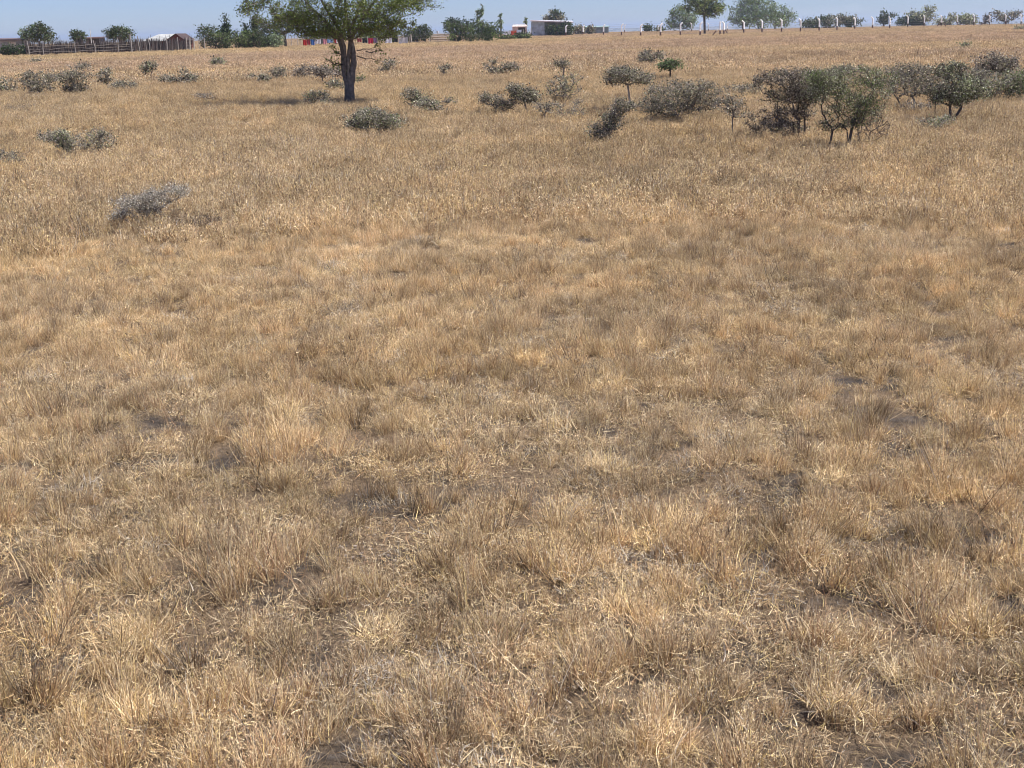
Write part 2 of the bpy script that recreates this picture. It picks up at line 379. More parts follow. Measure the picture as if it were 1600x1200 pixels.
# ------------------------------------------------------------------ shrubs and trees
PALS = {
 'thorn': [((0.285, 0.265, 0.185), 5), ((0.214, 0.225, 0.123), 4.5), ((0.046, 0.040, 0.032), 3), ((0.612, 0.570, 0.441), 2)],
 'purple': [((0.276, 0.245, 0.190), 5), ((0.163, 0.142, 0.114), 3.5), ((0.046, 0.038, 0.032), 3.4), ((0.652, 0.590, 0.485), 2.4)],  # the whitish tone partly paints highlights into the crown
 'pale': [((.68, .64, .56), 5), ((.50, .47, .38), 3), ((.07, .06, .055), 1.2), ((.32, .31, .22), 1.5)],
 'grey': [((0.306, 0.285, 0.194), 5), ((0.225, 0.225, 0.137), 4.5), ((0.489, 0.450, 0.318), 1.8), ((0.061, 0.053, 0.040), 1.8)],
 'greygreen': [((0.255, 0.290, 0.132), 5), ((0.357, 0.360, 0.229), 4), ((0.632, 0.630, 0.485), 2.2), ((0.092, 0.100, 0.053), 1.4)],  # whitish leaves here partly stand in for highlights
 'green': [((.14, .20, .055), 5), ((.21, .26, .10), 3), ((.08, .11, .04), 2)],
 'bright': [((.13, .20, .07), 5), ((.20, .26, .11), 3), ((.08, .11, .05), 2)],
 'yellowgreen': [((.50, .47, .24), 5), ((.38, .37, .21), 4), ((.30, .27, .2), 3)],
 'acacia': [((.21, .265, .06), 6), ((.15, .20, .05), 5), ((.31, .35, .11), 3), ((.16, .13, .06), .8)],
 'hedge': [((.045, .075, .022), 5), ((.07, .105, .03), 4), ((.03, .045, .018), 3)],
 'mango': [((.05, .075, .025), 5), ((.085, .115, .035), 4), ((.13, .14, .06), 1)],
 'euca': [((.22, .29, .15), 4), ((.30, .36, .22), 4), ((.17, .25, .08), 4), ((.42, .45, .36), 1.4)],
 'dead': [((.32, .25, .17), 5), ((.19, .15, .115), 4), ((.46, .38, .28), 2)],
}
BK = {'grey': (.25, .22, .185), 'dark': (.11, .092, .078), 'brown': (.13, .10, .08), 'pale': (.30, .27, .235)}
def pick(R, pal):
    pl = PALS[pal]; t = R.random() * sum(w for _, w in pl)
    for c, w in pl:
        t -= w
        if t <= 0: break
    k = R.uniform(.75, 1.25); return (c[0] * k, c[1] * k, c[2] * k)
def grow(R, stems, ells, n, pen=.45, jit=.12, rag=True):
    """nodes and parents reaching points spread through ellipsoids (cx,cy,cz,rx,ry,rz)"""
    nodes, par, plen = [], [], []
    for st in stems:
        prev = -1
        for p in st:
            nodes.append(Vector(p)); par.append(prev); plen.append(0 if prev < 0 else plen[prev] + (nodes[-1] - nodes[prev]).length); prev = len(nodes) - 1
    att = []; vol = [e[3] * e[5] for e in ells]; tv = sum(vol)
    for e, v in zip(ells, vol):
        for _ in range(max(4, int(n * v / tv))):
            u = Vector((R.gauss(0, 1), R.gauss(0, 1), R.gauss(0, 1))).normalized() * R.random() ** .4
            p = Vector((e[0] + u.x * e[3], e[1] + u.y * e[4], max(.02, e[2] + u.z * e[5])))
            if rag and mnoise.noise(Vector((p.x, p.y, p.z * 1.6)) * (2.6 / (e[3] + e[5])) + Vector((R.seed_, 0, 0))) < -.13 - .1 * R.random(): continue
            att.append(p)
    b = nodes[0]; att.sort(key=lambda p: (p - b).length)
    nstem = len(nodes); tips = []
    P = np.zeros((nstem + len(att) * 3, 3)); PL = np.zeros(len(P)); bad = np.zeros(len(P)); m = nstem
    for i, p in enumerate(nodes): P[i] = p; PL[i] = plen[i]
    i = 0
    for st in stems:                     # crowns hang on stem ends rather than stem feet
        for j in range(len(st)): bad[i] = (len(st) - 1 - j) * .5 * (st[-1][2] - st[0][2] if len(st) > 1 else 0); i += 1
    for p in att:
        pa = np.array(p); d = np.linalg.norm(P[:m] - pa, axis=1); down = np.maximum(0, P[:m, 2] - pa[2])
        j = int(np.argmin(d + pen * PL[:m] * .5 + down * .7 + bad[:m]))
        dv = p - nodes[j]; L = dv.length; k = 3 if L > .25 * ells[0][3] + .05 else 1
        prev = j
        for s in range(1, k + 1):
            q = nodes[j] + dv * (s / k)
            if s < k: q = q + Vector((R.gauss(0, 1), R.gauss(0, 1), R.gauss(.3, 1))) * L * jit
            if m >= len(P): P = np.vstack([P, np.zeros_like(P)]); PL = np.append(PL, np.zeros_like(PL)); bad = np.append(bad, np.zeros_like(bad))
            nodes.append(q); par.append(prev); P[m] = q; PL[m] = PL[prev] + (q - nodes[prev]).length; prev = m; m += 1
        tips.append(m - 1)
    return nodes, par, tips, nstem
def wood(mb, nodes, par, nstem, r_tip, r_base, col, R, n=4, minr=0):
    N_ = len(nodes); acc = [0.0] * N_; kids = [0] * N_
    for i in range(N_ - 1, -1, -1):
        if acc[i] == 0: acc[i] = 1.0
        if par[i] >= 0: acc[par[i]] += acc[i]; kids[par[i]] += 1
    mxv = max(acc); ex = math.log(r_base / r_tip) / math.log(max(2, mxv))
    rd = [r_tip * (1 + (r_base / r_tip - 1) * (a / mxv) ** .7) for a in acc]
    for i in range(N_):
        if par[i] < 0: continue
        j = par[i]; k = R.uniform(.75, 1.25)
        rj = min(rd[j], rd[i] * 1.35) if j >= nstem else rd[j]
        sides = n if rd[i] > r_tip * 3 else 3
        mb.tube([nodes[j], nodes[i]], [rj, rd[i]], (col[0] * k, col[1] * k, col[2] * k), sides, False)
    return rd
def leaves(mb, R, p, size, pal, k, spread, up=.0):
    for _ in range(k):
        c = p + Vector((R.gauss(0, 1), R.gauss(0, 1), R.gauss(0, .8))) * spread
        if c.z < .01: c.z = .01 + R.random() * .05
        a = Vector((R.gauss(0, 1), R.gauss(0, 1), R.gauss(0, 1))).normalized(); b = a.orthogonal().normalized()
        b = (b * math.cos(R.random() * 6) + a.cross(b) * math.sin(R.random() * 6)).normalized()
        s = size * R.uniform(.5, 1.4); w = s * R.uniform(.3, .55)
        mb.add([c - b * w, c + a * s * .5, c + b * w, c - a * s * .5], [(0, 1, 2, 3)], pick(R, pal))
def gall(mb, R, p, r, col):
    o = [Vector(v) * r for v in ((1, 0, 0), (-1, 0, 0), (0, 1, 0), (0, -1, 0), (0, 0, 1), (0, 0, -1))]
    mb.add([p + v for v in o], [(0, 2, 4), (2, 1, 4), (1, 3, 4), (3, 0, 4), (2, 0, 5), (1, 2, 5), (3, 1, 5), (0, 3, 5)], col)
seedn = [100]
def plant(name, cat, label, group, bases, ells, n, pal, lpx=2.3, lk=4, spx=4, D=None, bark='grey', rb=1.6, rt=.35, galls=0, dep=.8, pen=.45, pal2=None, nsides=4, twigs=1.0):
    """bases: [(x, y[, fork x, fork y])...] and ells: [(cx, cy, rx, ry)] in photo pixels at the plant's own distance;
    built at real size on the ground there"""
    seedn[0] += 1; R = random.Random(seedn[0]); R.seed_ = seedn[0] * 1.7
    bx, by = bases[0][:2]
    if D is None: by += .05 * F / proj(gp(bx, by))[2]     # the grass hides the foot
    o = gp(bx, by) if D is None else gp(bx, D=D)
    x0, y0, z = proj(o); s = z / F
    by0 = y0 if D is not None else by
    def loc(x, y): return ((x - bx) * s, -(y - y0) * s if D is not None else (by - y) * s)
    stems = []
    for i, b in enumerate(bases):
        xx, zz = loc(b[0], b[1]) if i else (0, 0)
        yy = R.uniform(-.3, .3) * s * 8 if i else 0; zz = min(zz, 0.0) if i else 0
        if len(b) > 2:
            fx, fz = loc(b[2], b[3]); m = Vector(((xx + fx) / 2 + R.gauss(0, 1) * s, yy, fz / 2))
            stems.append([Vector((xx, yy, -.03)), m, Vector((fx, yy + R.uniform(-2, 2) * s, fz))])
        else: stems.append([Vector((xx, yy, -.03)), Vector((xx, yy, 1.5 * s))])
    E = []
    for e in ells:
        ex, ez = loc(e[0], e[1]); E.append((ex, R.uniform(-.25, .25) * e[2] * s, ez, e[2] * s, (e[2] * dep if e[2] < 60 else e[2]) * s, e[3] * s))
    root = empty(name, o, label, cat, group)
    nodes, par, tips, nst = grow(R, stems, E, n, pen)
    wb = MB(); wood(wb, nodes, par, nst, rt * s, rb * s, BK[bark], R, nsides)
    for st in stems[1:]: wb.tube([stems[0][0], (stems[0][0] + st[0]) / 2 - Vector((0, 0, .06)), st[0]], [rt * s * 2] * 3, BK[bark], 4, False)   # shared root below ground
    lb = MB()
    tset = set(tips)
    for t in range(nst, len(nodes)):
        p = nodes[t]; istip = t in tset
        if istip or R.random() < .5:
            # each spray keeps to one tone, so the crown shows clumps
            pl = pal if not pal2 or mnoise.noise(p * (1 / (s * 22)) + Vector((seedn[0], 0, 0))) < .08 else pal2
            leaves(lb, R, p, lpx * s, pl, int(lk * 2.2), spx * s)
            for _ in range(int(4 * twigs)):
                d = Vector((R.gauss(0, 1), R.gauss(0, 1), R.gauss(.4, .8))).normalized() * spx * s * R.uniform(.8, 2.2)
                k = R.uniform(.7, 1.5); bc = BK[bark]
                wb.tube([p, p + d], [rt * s * .8, rt * s * .4], (bc[0] * k, bc[1] * k, bc[2] * k), 3, False)
            if galls and R.random() < galls:
                q = p + Vector((R.gauss(0, 1), R.gauss(0, 1), R.gauss(0, 1))) * spx * s
                gall(lb, R, q, R.uniform(.5, .9) * 1.5 * s, R.choice([(.04, .032, .032), (.05, .04, .038), (.33, .29, .27)]))
    wb.build('trunk', M_BARK, root); lb.build('crown', M_LEAF, root)
    return root
SH = 'grey thorn shrubs dotted over the dry grass'
def shrub(label, bases, ells, n=60, pal='thorn', cat='shrub', name='thorn_shrub', **kw):
    kw.setdefault('galls', .25)
    ells = [(a, b - e * .04, c * 1.22, e * 1.12) for a, b, c, e in ells]; n = int(n * 1.25)
    return plant(name, cat, label, SH, bases, ells, n, pal, **kw)
# far left cluster
shrub('grey-green thorn shrub cut by the left edge, leftmost of the far left cluster', [(8, 146)], [(6, 132, 22, 12)], 110, pal2='greygreen')
shrub('round grey thorn bush between the edge-cut shrub and the tall slanting one', [(58, 150), (70, 149)], [(62, 130, 27, 16), (52, 119, 12, 6)], 170, pal2='grey')
shrub('tallest slanting thorn shrub of the far left cluster, top branch reaching up right', [(112, 148), (124, 147)], [(112, 122, 20, 10), (130, 105, 16, 4), (118, 138, 18, 9), (98, 121, 26, 5), (140, 120, 22, 2)], 240, pal2='grey')
shrub('small dark two-tiered thorn bush just right of the slanting shrub in the far left cluster', [(168, 138, 167, 130)], [(168, 114, 9, 4), (166, 126, 7, 4)], 50)
shrub('low grey mound of thorn twigs lying right of the two-tiered bush', [(192, 141)], [(192, 135, 20, 6)], 80, 'grey')
shrub('little twin-crowned thorn tree standing on two thin bare stems', [(229, 124, 229, 114), (238, 123, 238, 112)], [(229, 107, 7, 5), (240, 103, 6, 5)], 60, cat='small tree', name='thorn_tree', lk=5)
shrub('ragged thorn shrub with a long low left arm, right of the twin-crowned little tree', [(299, 134)], [(297, 122, 12, 9), (292, 127, 26, 3), (264, 123, 16, 3), (286, 112, 3, 5)], 100)
shrub('small isolated round dark bush in the open field below the house', [(341, 104)], [(341, 97, 8, 6)], 60, 'greygreen')
shrub('tiny grey dome-shaped tussock bush in front of the stick fence', [(58, 99)], [(58, 97, 6, 3)], 30, 'grey')
shrub('faint sparse twiggy shrub in the grass below the far left cluster', [(30, 172)], [(15, 169, 5, 3), (42, 169, 11, 3)], 30, 'dead', galls=0, lk=2)
shrub('faint twiggy bush alone in the grass left of the big tree\'s shadow', [(322, 160)], [(318, 152, 16, 5)], 26, 'dead', galls=0, lk=2)
# left middle
shrub('dark umbrella-shaped thorn bush leaning left, left one of the touching pair', [(112, 241, 108, 222), (116, 240)], [(84, 211, 24, 8), (103, 220, 14, 14), (110, 232, 8, 10)], 230, pal2='greygreen', rb=3)
shrub('loose twiggy thorn bush touching the leaning dark one, right one of the pair', [(142, 243), (150, 243)], [(146, 222, 28, 18), (160, 212, 14, 8)], 190, pal2='yellowgreen', lk=3)
shrub('pale dry bush half cut off by the left edge, below the dark touching pair', [(12, 262)], [(12, 250, 28, 12)], 120, 'grey', galls=.05)
shrub('bleached silver-grey thorn bush standing alone nearest the camera on the left', [(225, 350), (205, 345), (250, 342)], [(266, 302, 30, 12), (208, 318, 26, 14), (238, 316, 28, 14), (188, 336, 14, 8), (284, 298, 18, 6), (228, 334, 24, 9)], 620, 'pale', galls=.15, rb=2, rt=.3, lk=4, lpx=2, spx=4.5)
shrub('flat dead brown branch litter bush right beside the bleached silver bush', [(310, 358)], [(310, 348, 36, 7)], 90, 'dead', galls=0, lk=2, bark='brown')
# beyond and round the big tree
shrub('smallest leftmost dark sprig of the row beyond the big tree', [(393, 127)], [(393, 121, 8, 4)], 20)
shrub('small dark leaning sprig second in the row beyond the big tree', [(416, 131, 414, 126)], [(414, 122, 10, 4)], 34)
shrub('low faint grey bush third in the row beyond the big tree', [(436, 126)], [(437, 115, 14, 8)], 50, 'grey', galls=0)
shrub('small purplish twig bush fourth in the row beyond the big tree', [(468, 124)], [(468, 115, 12, 6), (482, 106, 10, 2)], 50, 'purple')
shrub('long low purplish thorn bush reaching behind the left side of the big trunk', [(505, 128), (520, 126)], [(500, 112, 13, 8), (522, 114, 16, 7)], 120, 'purple')
shrub('small dark grey-green bush just left of the big trunk', [(524, 141)], [(525, 131, 12, 9)], 70, 'thorn', pal2='greygreen')
shrub('small bright green sprout just right of the big trunk', [(560, 130)], [(561, 124, 7, 4)], 30, 'green', galls=0)
shrub('low dark bush in the big tree\'s shadow, left of its trunk foot', [(497, 166)], [(485, 150, 10, 7), (503, 149, 9, 8), (500, 161, 24, 5)], 120, pal2='greygreen')
shrub('small two-layered dark bush in the open right of the big tree', [(605, 116)], [(608, 100, 10, 4), (602, 111, 10, 4)], 50)
shrub('tiny wispy grey bush alone between the big tree and the centre', [(693, 121, 694, 113)], [(697, 107, 9, 3)], 24, 'grey')
shrub('upright grey-green thorn bush left of the wing-shaped sprawling one', [(645, 167)], [(644, 149, 13, 12), (660, 158, 16, 8)], 110, 'greygreen', pal2='grey')
shrub('sprawling thorn bush with one long branch stretching up to the right like a wing', [(672, 178, 676, 172)], [(676, 167, 20, 6), (702, 158, 13, 3), (668, 161, 18, 6)], 100, pal2='greygreen')
shrub('wide rounded grey-green bush directly in front of the big tree', [(575, 204), (595, 205), (560, 203)], [(583, 184, 28, 15), (558, 188, 22, 12), (608, 188, 22, 12), (578, 172, 20, 5)], 460, 'thorn', pal2='greygreen', rb=2, lk=5)
# centre
shrub('low spreading two-humped grey thorn bush far off at the centre', [(771, 119), (785, 118)], [(772, 112, 13, 6), (797, 106, 13, 6), (762, 103, 7, 2), (773, 96, 5, 4)], 110)
shrub('tiny flat-topped umbrella thorn on a faint stem behind the pale yellow-green bush', [(881, 126, 881, 108)], [(880, 101, 12, 4)], 36)
shrub('pale yellow-green loose bush at the centre between the umbrella thorns', [(884, 156)], [(882, 135, 26, 18), (872, 140, 20, 12), (900, 122, 10, 8)], 160, 'yellowgreen', pal2='thorn', galls=.05)
shrub('low dark thorn bush leaning left beside the small umbrella thorn', [(776, 178), (786, 176)], [(765, 153, 18, 7), (786, 162, 18, 9), (800, 160, 8, 6)], 150)
shrub('dark umbrella thorn leaning left on a slanting stem at the centre', [(827, 177, 820, 160)], [(808, 141, 16, 8), (822, 149, 18, 10), (830, 155, 10, 5)], 180, lk=6)
shrub('low thin grey bush in the grass right of the leaning umbrella thorn', [(850, 180)], [(848, 168, 12, 8), (868, 163, 16, 3)], 50, 'grey', lk=3)
shrub('sparse dry bush in the grass below the pale yellow-green bush', [(882, 182)], [(888, 174, 24, 9), (905, 158, 12, 4)], 60, 'grey', pal2='yellowgreen', lk=2, galls=.1)
shrub('dark flat-crowned thorn tree on one thin bare trunk at the centre right', [(984, 172, 981, 133)], [(980, 119, 34, 8), (974, 112, 24, 6), (1000, 125, 20, 6), (962, 126, 14, 6)], 330, 'thorn', cat='small tree', name='thorn_tree', rb=1.9, lk=5, dep=.9)
shrub('dark lopsided thorn bush slanting up to the right in front of the flat-crowned tree', [(940, 226), (950, 225)], [(942, 213, 16, 12), (955, 192, 16, 14), (927, 203, 12, 7), (968, 170, 14, 12), (985, 166, 12, 6)], 330, 'thorn', pal2='purple', rb=2.4, lk=5)
shrub('small round thorn bush beside the bright green umbrella thorn, farthest of the centre right', [(1018, 101), (1024, 101)], [(1018, 88, 18, 8), (1012, 94, 12, 6)], 130, 'thorn', pal2='grey')
shrub('bright green flat-topped little thorn tree, the only vivid green one in the field', [(1047, 124, 1047, 112)], [(1048, 103, 18, 3), (1048, 99, 10, 2)], 110, 'bright', cat='small tree', name='thorn_tree', galls=0, lk=6, bark='dark')
shrub('wide grey thorn thicket between the flat-crowned tree and the thin-stemmed one', [(1060, 186), (1040, 180), (1075, 184)], [(1052, 156, 44, 22), (1092, 140, 30, 13), (1024, 163, 26, 9), (1060, 132, 46, 9), (1100, 158, 22, 10)], 760, 'grey', pal2='thorn', rb=2, lk=4)
shrub('thin-stemmed thorn sapling with an open crown, in front of the wide grey thicket', [(1146, 208, 1144, 178)], [(1142, 160, 24, 14), (1152, 172, 20, 7), (1132, 150, 14, 8)], 120, 'thorn', galls=.5, rb=1.3, cat='small tree', name='thorn_tree', lk=3)
shrub('low flat grey bush behind the crown of the thin-stemmed sapling', [(1158, 152)], [(1160, 143, 28, 8), (1185, 150, 14, 12)], 120, 'grey')
# the big pair
shrub('large dark purplish thorn tree with scattered galls, left one of the big pair', [(1243, 220, 1238, 190), (1257, 221, 1256, 185), (1249, 219, 1246, 190)],
      [(1224, 120, 46, 11), (1250, 135, 34, 16), (1238, 150, 26, 16), (1222, 174, 30, 9), (1250, 178, 20, 9), (1196, 127, 18, 7), (1262, 150, 18, 20), (1200, 150, 16, 10), (1215, 190, 24, 8)], 850, 'purple', pal2='thorn', galls=.7, rb=2.4, rt=.3, lk=6, lpx=2.0, spx=4, bark='dark', cat='small tree', name='thorn_tree')
shrub('large green leafy thorn tree on two dark trunks, right one of the big pair', [(1324, 236, 1322, 205), (1296, 238, 1298, 206), (1322, 234, 1330, 196)],
      [(1322, 128, 62, 16), (1322, 150, 56, 20), (1290, 142, 34, 20), (1345, 168, 30, 14), (1325, 178, 38, 12), (1325, 196, 20, 9), (1292, 196, 16, 10), (1278, 125, 22, 10), (1366, 136, 16, 12), (1350, 188, 20, 10)], 1350, 'greygreen', pal2='green', galls=.15, rb=2.5, rt=.3, lk=6, lpx=1.9, spx=4, bark='dark', cat='small tree', name='thorn_tree')
shrub('flat grey thorn bush hidden behind the crown tops of the big pair', [(1290, 146), (1320, 146)], [(1290, 116, 56, 6), (1330, 112, 26, 7)], 200, 'grey', pal2='greygreen')
shrub('sparse brown dead shrub leaning beside the right foot of the big green thorn tree', [(1352, 232)], [(1362, 205, 28, 26)], 70, 'dead', galls=.6, lk=2, bark='brown')
shrub('dark dry undergrowth bush at the left foot of the big purplish thorn tree', [(1215, 216), (1192, 212)], [(1216, 201, 32, 14), (1185, 190, 18, 14), (1240, 204, 20, 10)], 230, 'dead', pal2='thorn', lk=4, bark='dark')
# right cluster
shrub('wide low grey thorn thicket at the left of the right-hand cluster', [(1430, 168), (1410, 165)], [(1425, 128, 46, 20), (1398, 108, 26, 8), (1445, 110, 40, 9), (1412, 142, 20, 8)], 520, 'grey', pal2='thorn', lk=4)
shrub('green vase-shaped thorn tree fanning out from dark stems in the right-hand cluster', [(1484, 188, 1482, 165), (1490, 188, 1500, 168), (1457, 184, 1459, 170)], [(1492, 136, 48, 14), (1482, 112, 24, 12), (1468, 150, 20, 12), (1515, 148, 26, 9), (1486, 152, 24, 12)], 950, 'greygreen', pal2='thorn', rb=2.4, lk=5, bark='dark', cat='small tree', name='thorn_tree', pen=.3)
shrub('low grey-green bush creeping in front of the vase-shaped thorn tree', [(1462, 203), (1475, 202)], [(1460, 194, 26, 7), (1480, 188, 12, 6)], 130, 'greygreen', pal2='grey')
shrub('dense dark rounded thorn bush at the top of the right-hand cluster', [(1556, 126), (1562, 126)], [(1552, 98, 28, 14), (1570, 104, 20, 10), (1548, 110, 24, 10)], 300, 'purple', pal2='thorn', lk=5)
shrub('pale grey-green thicket filling the right side of the cluster below the dark rounded bush', [(1545, 158), (1530, 156)], [(1545, 132, 36, 18), (1520, 118, 22, 10)], 300, 'grey', pal2='greygreen', lk=4)
shrub('green-topped thorn bush cut off by the right edge of the photo', [(1592, 158, 1590, 150)], [(1592, 132, 32, 20), (1605, 118, 24, 10)], 300, 'greygreen', pal2='green', lk=5)
shrub('small green dome bush far off above the right-hand cluster', [(1510, 76)], [(1510, 73, 8, 3)], 40, 'greygreen', galls=0)
shrub('faint purplish low twig bush between the big green tree and the right-hand cluster', [(1428, 172)], [(1428, 166, 24, 6)], 60, 'purple', lk=2)
shrub('tiny dark low bush touching the horizon field near the fence at far right', [(1594, 47)], [(1593, 45, 8, 2)], 24, 'greygreen', galls=0)

# ------------------------------------------------------------------ the big acacia
def big_tree():
    R = random.Random(77); R.seed_ = 4.4
    o = gp(546, 165); _, y0, z = proj(o); s = z / F
    root = empty('acacia_tree', o, 'big acacia tree with a fluted dark trunk and crown cut by the top edge', 'tree')
    P = lambda x, y, d=0: Vector(((x - 546) * s, d * s, (165 - y) * s))
    tb = MB()
    # fused stems of the trunk: (path, radii px)
    stems = [
        ([P(545, 164), P(546, 150), P(546, 135), P(541.5, 120), P(540, 105), P(540, 90), P(539, 75), P(534, 60), P(518, 40), P(496, 18), P(476, -8)], [7.6, 6.8, 5.8, 4.2, 3.8, 3.8, 3.6, 3.1, 2.5, 2.0, 1.2]),
        ([P(547, 164, 1), P(548, 148, 1), P(550, 130, 0), P(553.5, 115, -1), P(555.5, 100, 0), P(556, 85, 1), P(554, 70, 2), P(551, 52, 4), P(548, 28, 7), P(546, 0, 9), P(548, -40, 10)], [7.2, 6.6, 5.9, 5.0, 4.8, 4.7, 4.0, 3.1, 2.4, 1.9, 1.1]),
        ([P(548, 163, -2), P(549, 146, -2), P(549.5, 132, -3), P(547.5, 114, -4), P(548, 96, -5), P(551, 78, -6), P(559, 58, -8), P(576, 34, -12), P(598, 6, -16), P(620, -18, -20)], [6, 5.4, 4.2, 2.3, 2.2, 2.7, 2.8, 2.4, 1.9, 1.1]),
        ([P(546, 160, 2), P(546, 140, 3), P(546, 112, 5), P(549, 84, 8), P(552, 60, 14), P(560, 30, 26), P(575, -5, 42)], [4, 4, 2.2, 2.4, 2.2, 1.8, 1.1]),
        ([P(543, 118, -2), P(544, 98, -4), P(544, 76, -9), P(538, 50, -18), P(523, 20, -36), P(508, -15, -56)], [2.2, 2.2, 2.4, 2.4, 2.0, 1.1]),
    ]
    for path, rads in stems:
        pp = []; rr = []
        for i in range(len(path) - 1):
            for k in range(4):
                t = k / 4; q = path[i].lerp(path[i + 1], t)
                q += Vector((mnoise.noise(q * 5), mnoise.noise(q * 5 + Vector((9, 0, 0))), 0)) * s * 1.3
                pp.append(q); rr.append((rads[i] * (1 - t) + rads[i + 1] * t) * s * R.uniform(.93, 1.07))
        pp.append(path[-1]); rr.append(rads[-1] * s)
        n = 12; o0 = len(tb.v); tb.tube(pp, rr, (.17, .145, .12), n, True)
        for vi in range(o0, len(tb.v)):      # ridged bark
            v = Vector(tb.v[vi]); k = (vi - o0) // n
            if k >= len(pp): continue
            c = pp[k]; d = v - c; f = 1 + .16 * mnoise.noise(Vector((v.x * 16, v.y * 16, v.z * 3)))
            tb.v[vi] = tuple(c + d * f)
    tb.build('trunk', M_BARK, root, smooth=True)
    # limbs and twigs
    st = [[p for p in path[5:]] for path, _ in stems[:3]] + [[p for p in path[3:]] for path, _ in stems[3:]]
    E = []
    def e(cx, cy, rx, ry, dy=0, ryd=None): q = P(cx, cy, dy); E.append((q.x, q.y, q.z, rx * s, (ryd or rx) * s, ry * s))
    e(545, -35, 118, 46, 0, 110); e(440, 22, 56, 22, 0, 60); e(500, 38, 42, 20, -10, 50); e(590, 30, 46, 24, 10, 50)
    e(632, 2, 52, 22, 0, 50); e(415, -12, 32, 24); e(680, -6, 30, 16); e(655, 8, 34, 14); e(545, 48, 40, 18, 0, 60); e(606, 58, 26, 10, 20, 30)
    e(545, 40, 62, 22, -26, 26); e(545, 14, 80, 26, -40, 24); e(628, 20, 40, 16, -20, 24); e(500, 52, 30, 10, -20, 20); e(585, 52, 32, 10, -20, 20); e(470, 40, 40, 16, -20, 30); e(612, 38, 40, 14, -25, 30); e(668, 18, 32, 5, 0, 20); e(403, 14, 22, 12, 0, 20); e(630, 45, 30, 10, -10, 20)
    nodes, par, tips, nst = grow(R, st, E, 3200, .35, .10)
    wb = MB(); wood(wb, nodes, par, nst, .32 * s, 3.0 * s, (.17, .145, .12), R, 5)
    lb = MB(); ts = set(tips)
    for t in range(nst, len(nodes)):
        p = nodes[t]
        if t in ts or R.random() < .55:
            dn = mnoise.noise(p * 1.9 + Vector((3, 3, 3)))
            if dn < -.33: k = 5
            else: k = 13
            leaves(lb, R, p, 2.3 * s, 'acacia', int(k * 1.5), 4.0 * s)
            for _ in range(2):
                d = Vector((R.gauss(0, 1), R.gauss(0, 1), R.gauss(0, .7))).normalized() * R.uniform(4, 12) * s
                wb.tube([p, p + d], [.28 * s, .12 * s], (.11, .09, .07), 3, False)
    # low side sprays on the trunk
    for tx, ty, fx, fy, dep in ((540, 103, 512, 95, -4), (538, 88, 522, 78, -3), (541, 105, 520, 102, 2), (562, 90, 598, 97, -6), (562, 82, 590, 76, 0), (575, 84, 600, 84, 3)):
        a, b = P(tx, ty, dep), P(fx, fy, dep); prev = a
        for k in range(1, 7):
            q = a.lerp(b, k / 6) + Vector((R.gauss(0, 1), R.gauss(0, 1), R.gauss(0, 1))) * 1.4 * s
            wb.tube([prev, q], [(1.3 - k * .17) * s, (1.15 - k * .17) * s], (.10, .08, .065), 4, False)
            if k > 2 or tx < 545:
                for _ in range(3):
                    t2 = q + Vector((R.gauss(0, 1), R.gauss(0, 1), R.gauss(0, 1))) * 4 * s
                    wb.tube([q, t2], [.35 * s, .15 * s], (.10, .08, .065), 3, False)
                    if tx < 545 or k > 4: leaves(lb, R, t2, 2.8 * s, 'acacia', 5, 2.5 * s)
            prev = q
    wb.build('branches', M_BARK, root); lb.build('crown', M_LEAF, root)
big_tree()

# ------------------------------------------------------------------ trees beyond the fences
TG = 'trees and bushes beyond the field'
def tree(label, bases, ells, n, pal, name='tree', cat='tree', **kw):
    kw.setdefault('lpx', 2.2); kw.setdefault('lk', 6); kw.setdefault('spx', 3); kw.setdefault('dep', .9); kw.setdefault('bark', 'dark')
    kw.setdefault('rb', 1.6); kw.setdefault('rt', .3); kw.setdefault('twigs', .5)
    return plant(name, cat, label, TG, bases, ells, n, pal, **kw)
tree('low clipped dark green hedge at the left edge in front of the stick fence end', [(20, 88), (5, 88), (35, 88)], [(8, 78, 14, 9), (24, 78, 14, 9), (36, 79, 8, 8)], 170, 'hedge', name='hedge', cat='hedge')
tree('largest round dark green tree behind the stick fence, leftmost of three there', [(60, 80, 60, 66)], [(56, 53, 26, 13), (66, 46, 14, 8), (74, 60, 13, 8), (44, 56, 13, 10)], 330, 'mango', D=134, pal2='euca', name='shade_tree')
tree('smallest round tree behind the stick fence, middle one of three', [(122, 80, 122, 64)], [(122, 57, 11, 9)], 120, 'mango', D=136, name='shade_tree')
tree('medium lighter green tree behind the stick fence next to the white-roofed house', [(188, 80, 188, 64)], [(190, 55, 22, 10), (186, 48, 12, 5), (172, 54, 10, 8)], 240, 'mango', D=138, pal2='green', name='shade_tree')
tree('bushy dark green tree right of the house, with a flat spreading top', [(335, 76)], [(330, 58, 22, 16), (345, 64, 24, 12), (322, 45, 14, 3)], 300, 'mango', D=140, pal2='green', name='bushy_tree')
tree('tallest dark pointed conifer standing right of the house', [(355, 76, 355, 60)], [(354, 46, 4, 22), (354, 60, 7, 16), (347, 55, 5, 10)], 150, 'hedge', D=142, name='conifer')
tree('shorter dark pointed conifer between the tallest one and the flat-topped tree', [(384, 76, 384, 64)], [(384, 48, 4, 12), (384, 62, 8, 14)], 110, 'hedge', D=142, name='conifer')
tree('thin wispy conifer rising beside the left end of the big acacia crown', [(399, 76, 399, 60)], [(399, 42, 5, 14)], 60, 'mango', D=145, name='conifer')
tree('green bush mass between the conifers behind the post fence', [(372, 76), (392, 76), (406, 76)], [(372, 62, 14, 14), (396, 62, 16, 15), (404, 56, 10, 8)], 240, 'mango', D=138, pal2='green', name='bush', cat='bush')
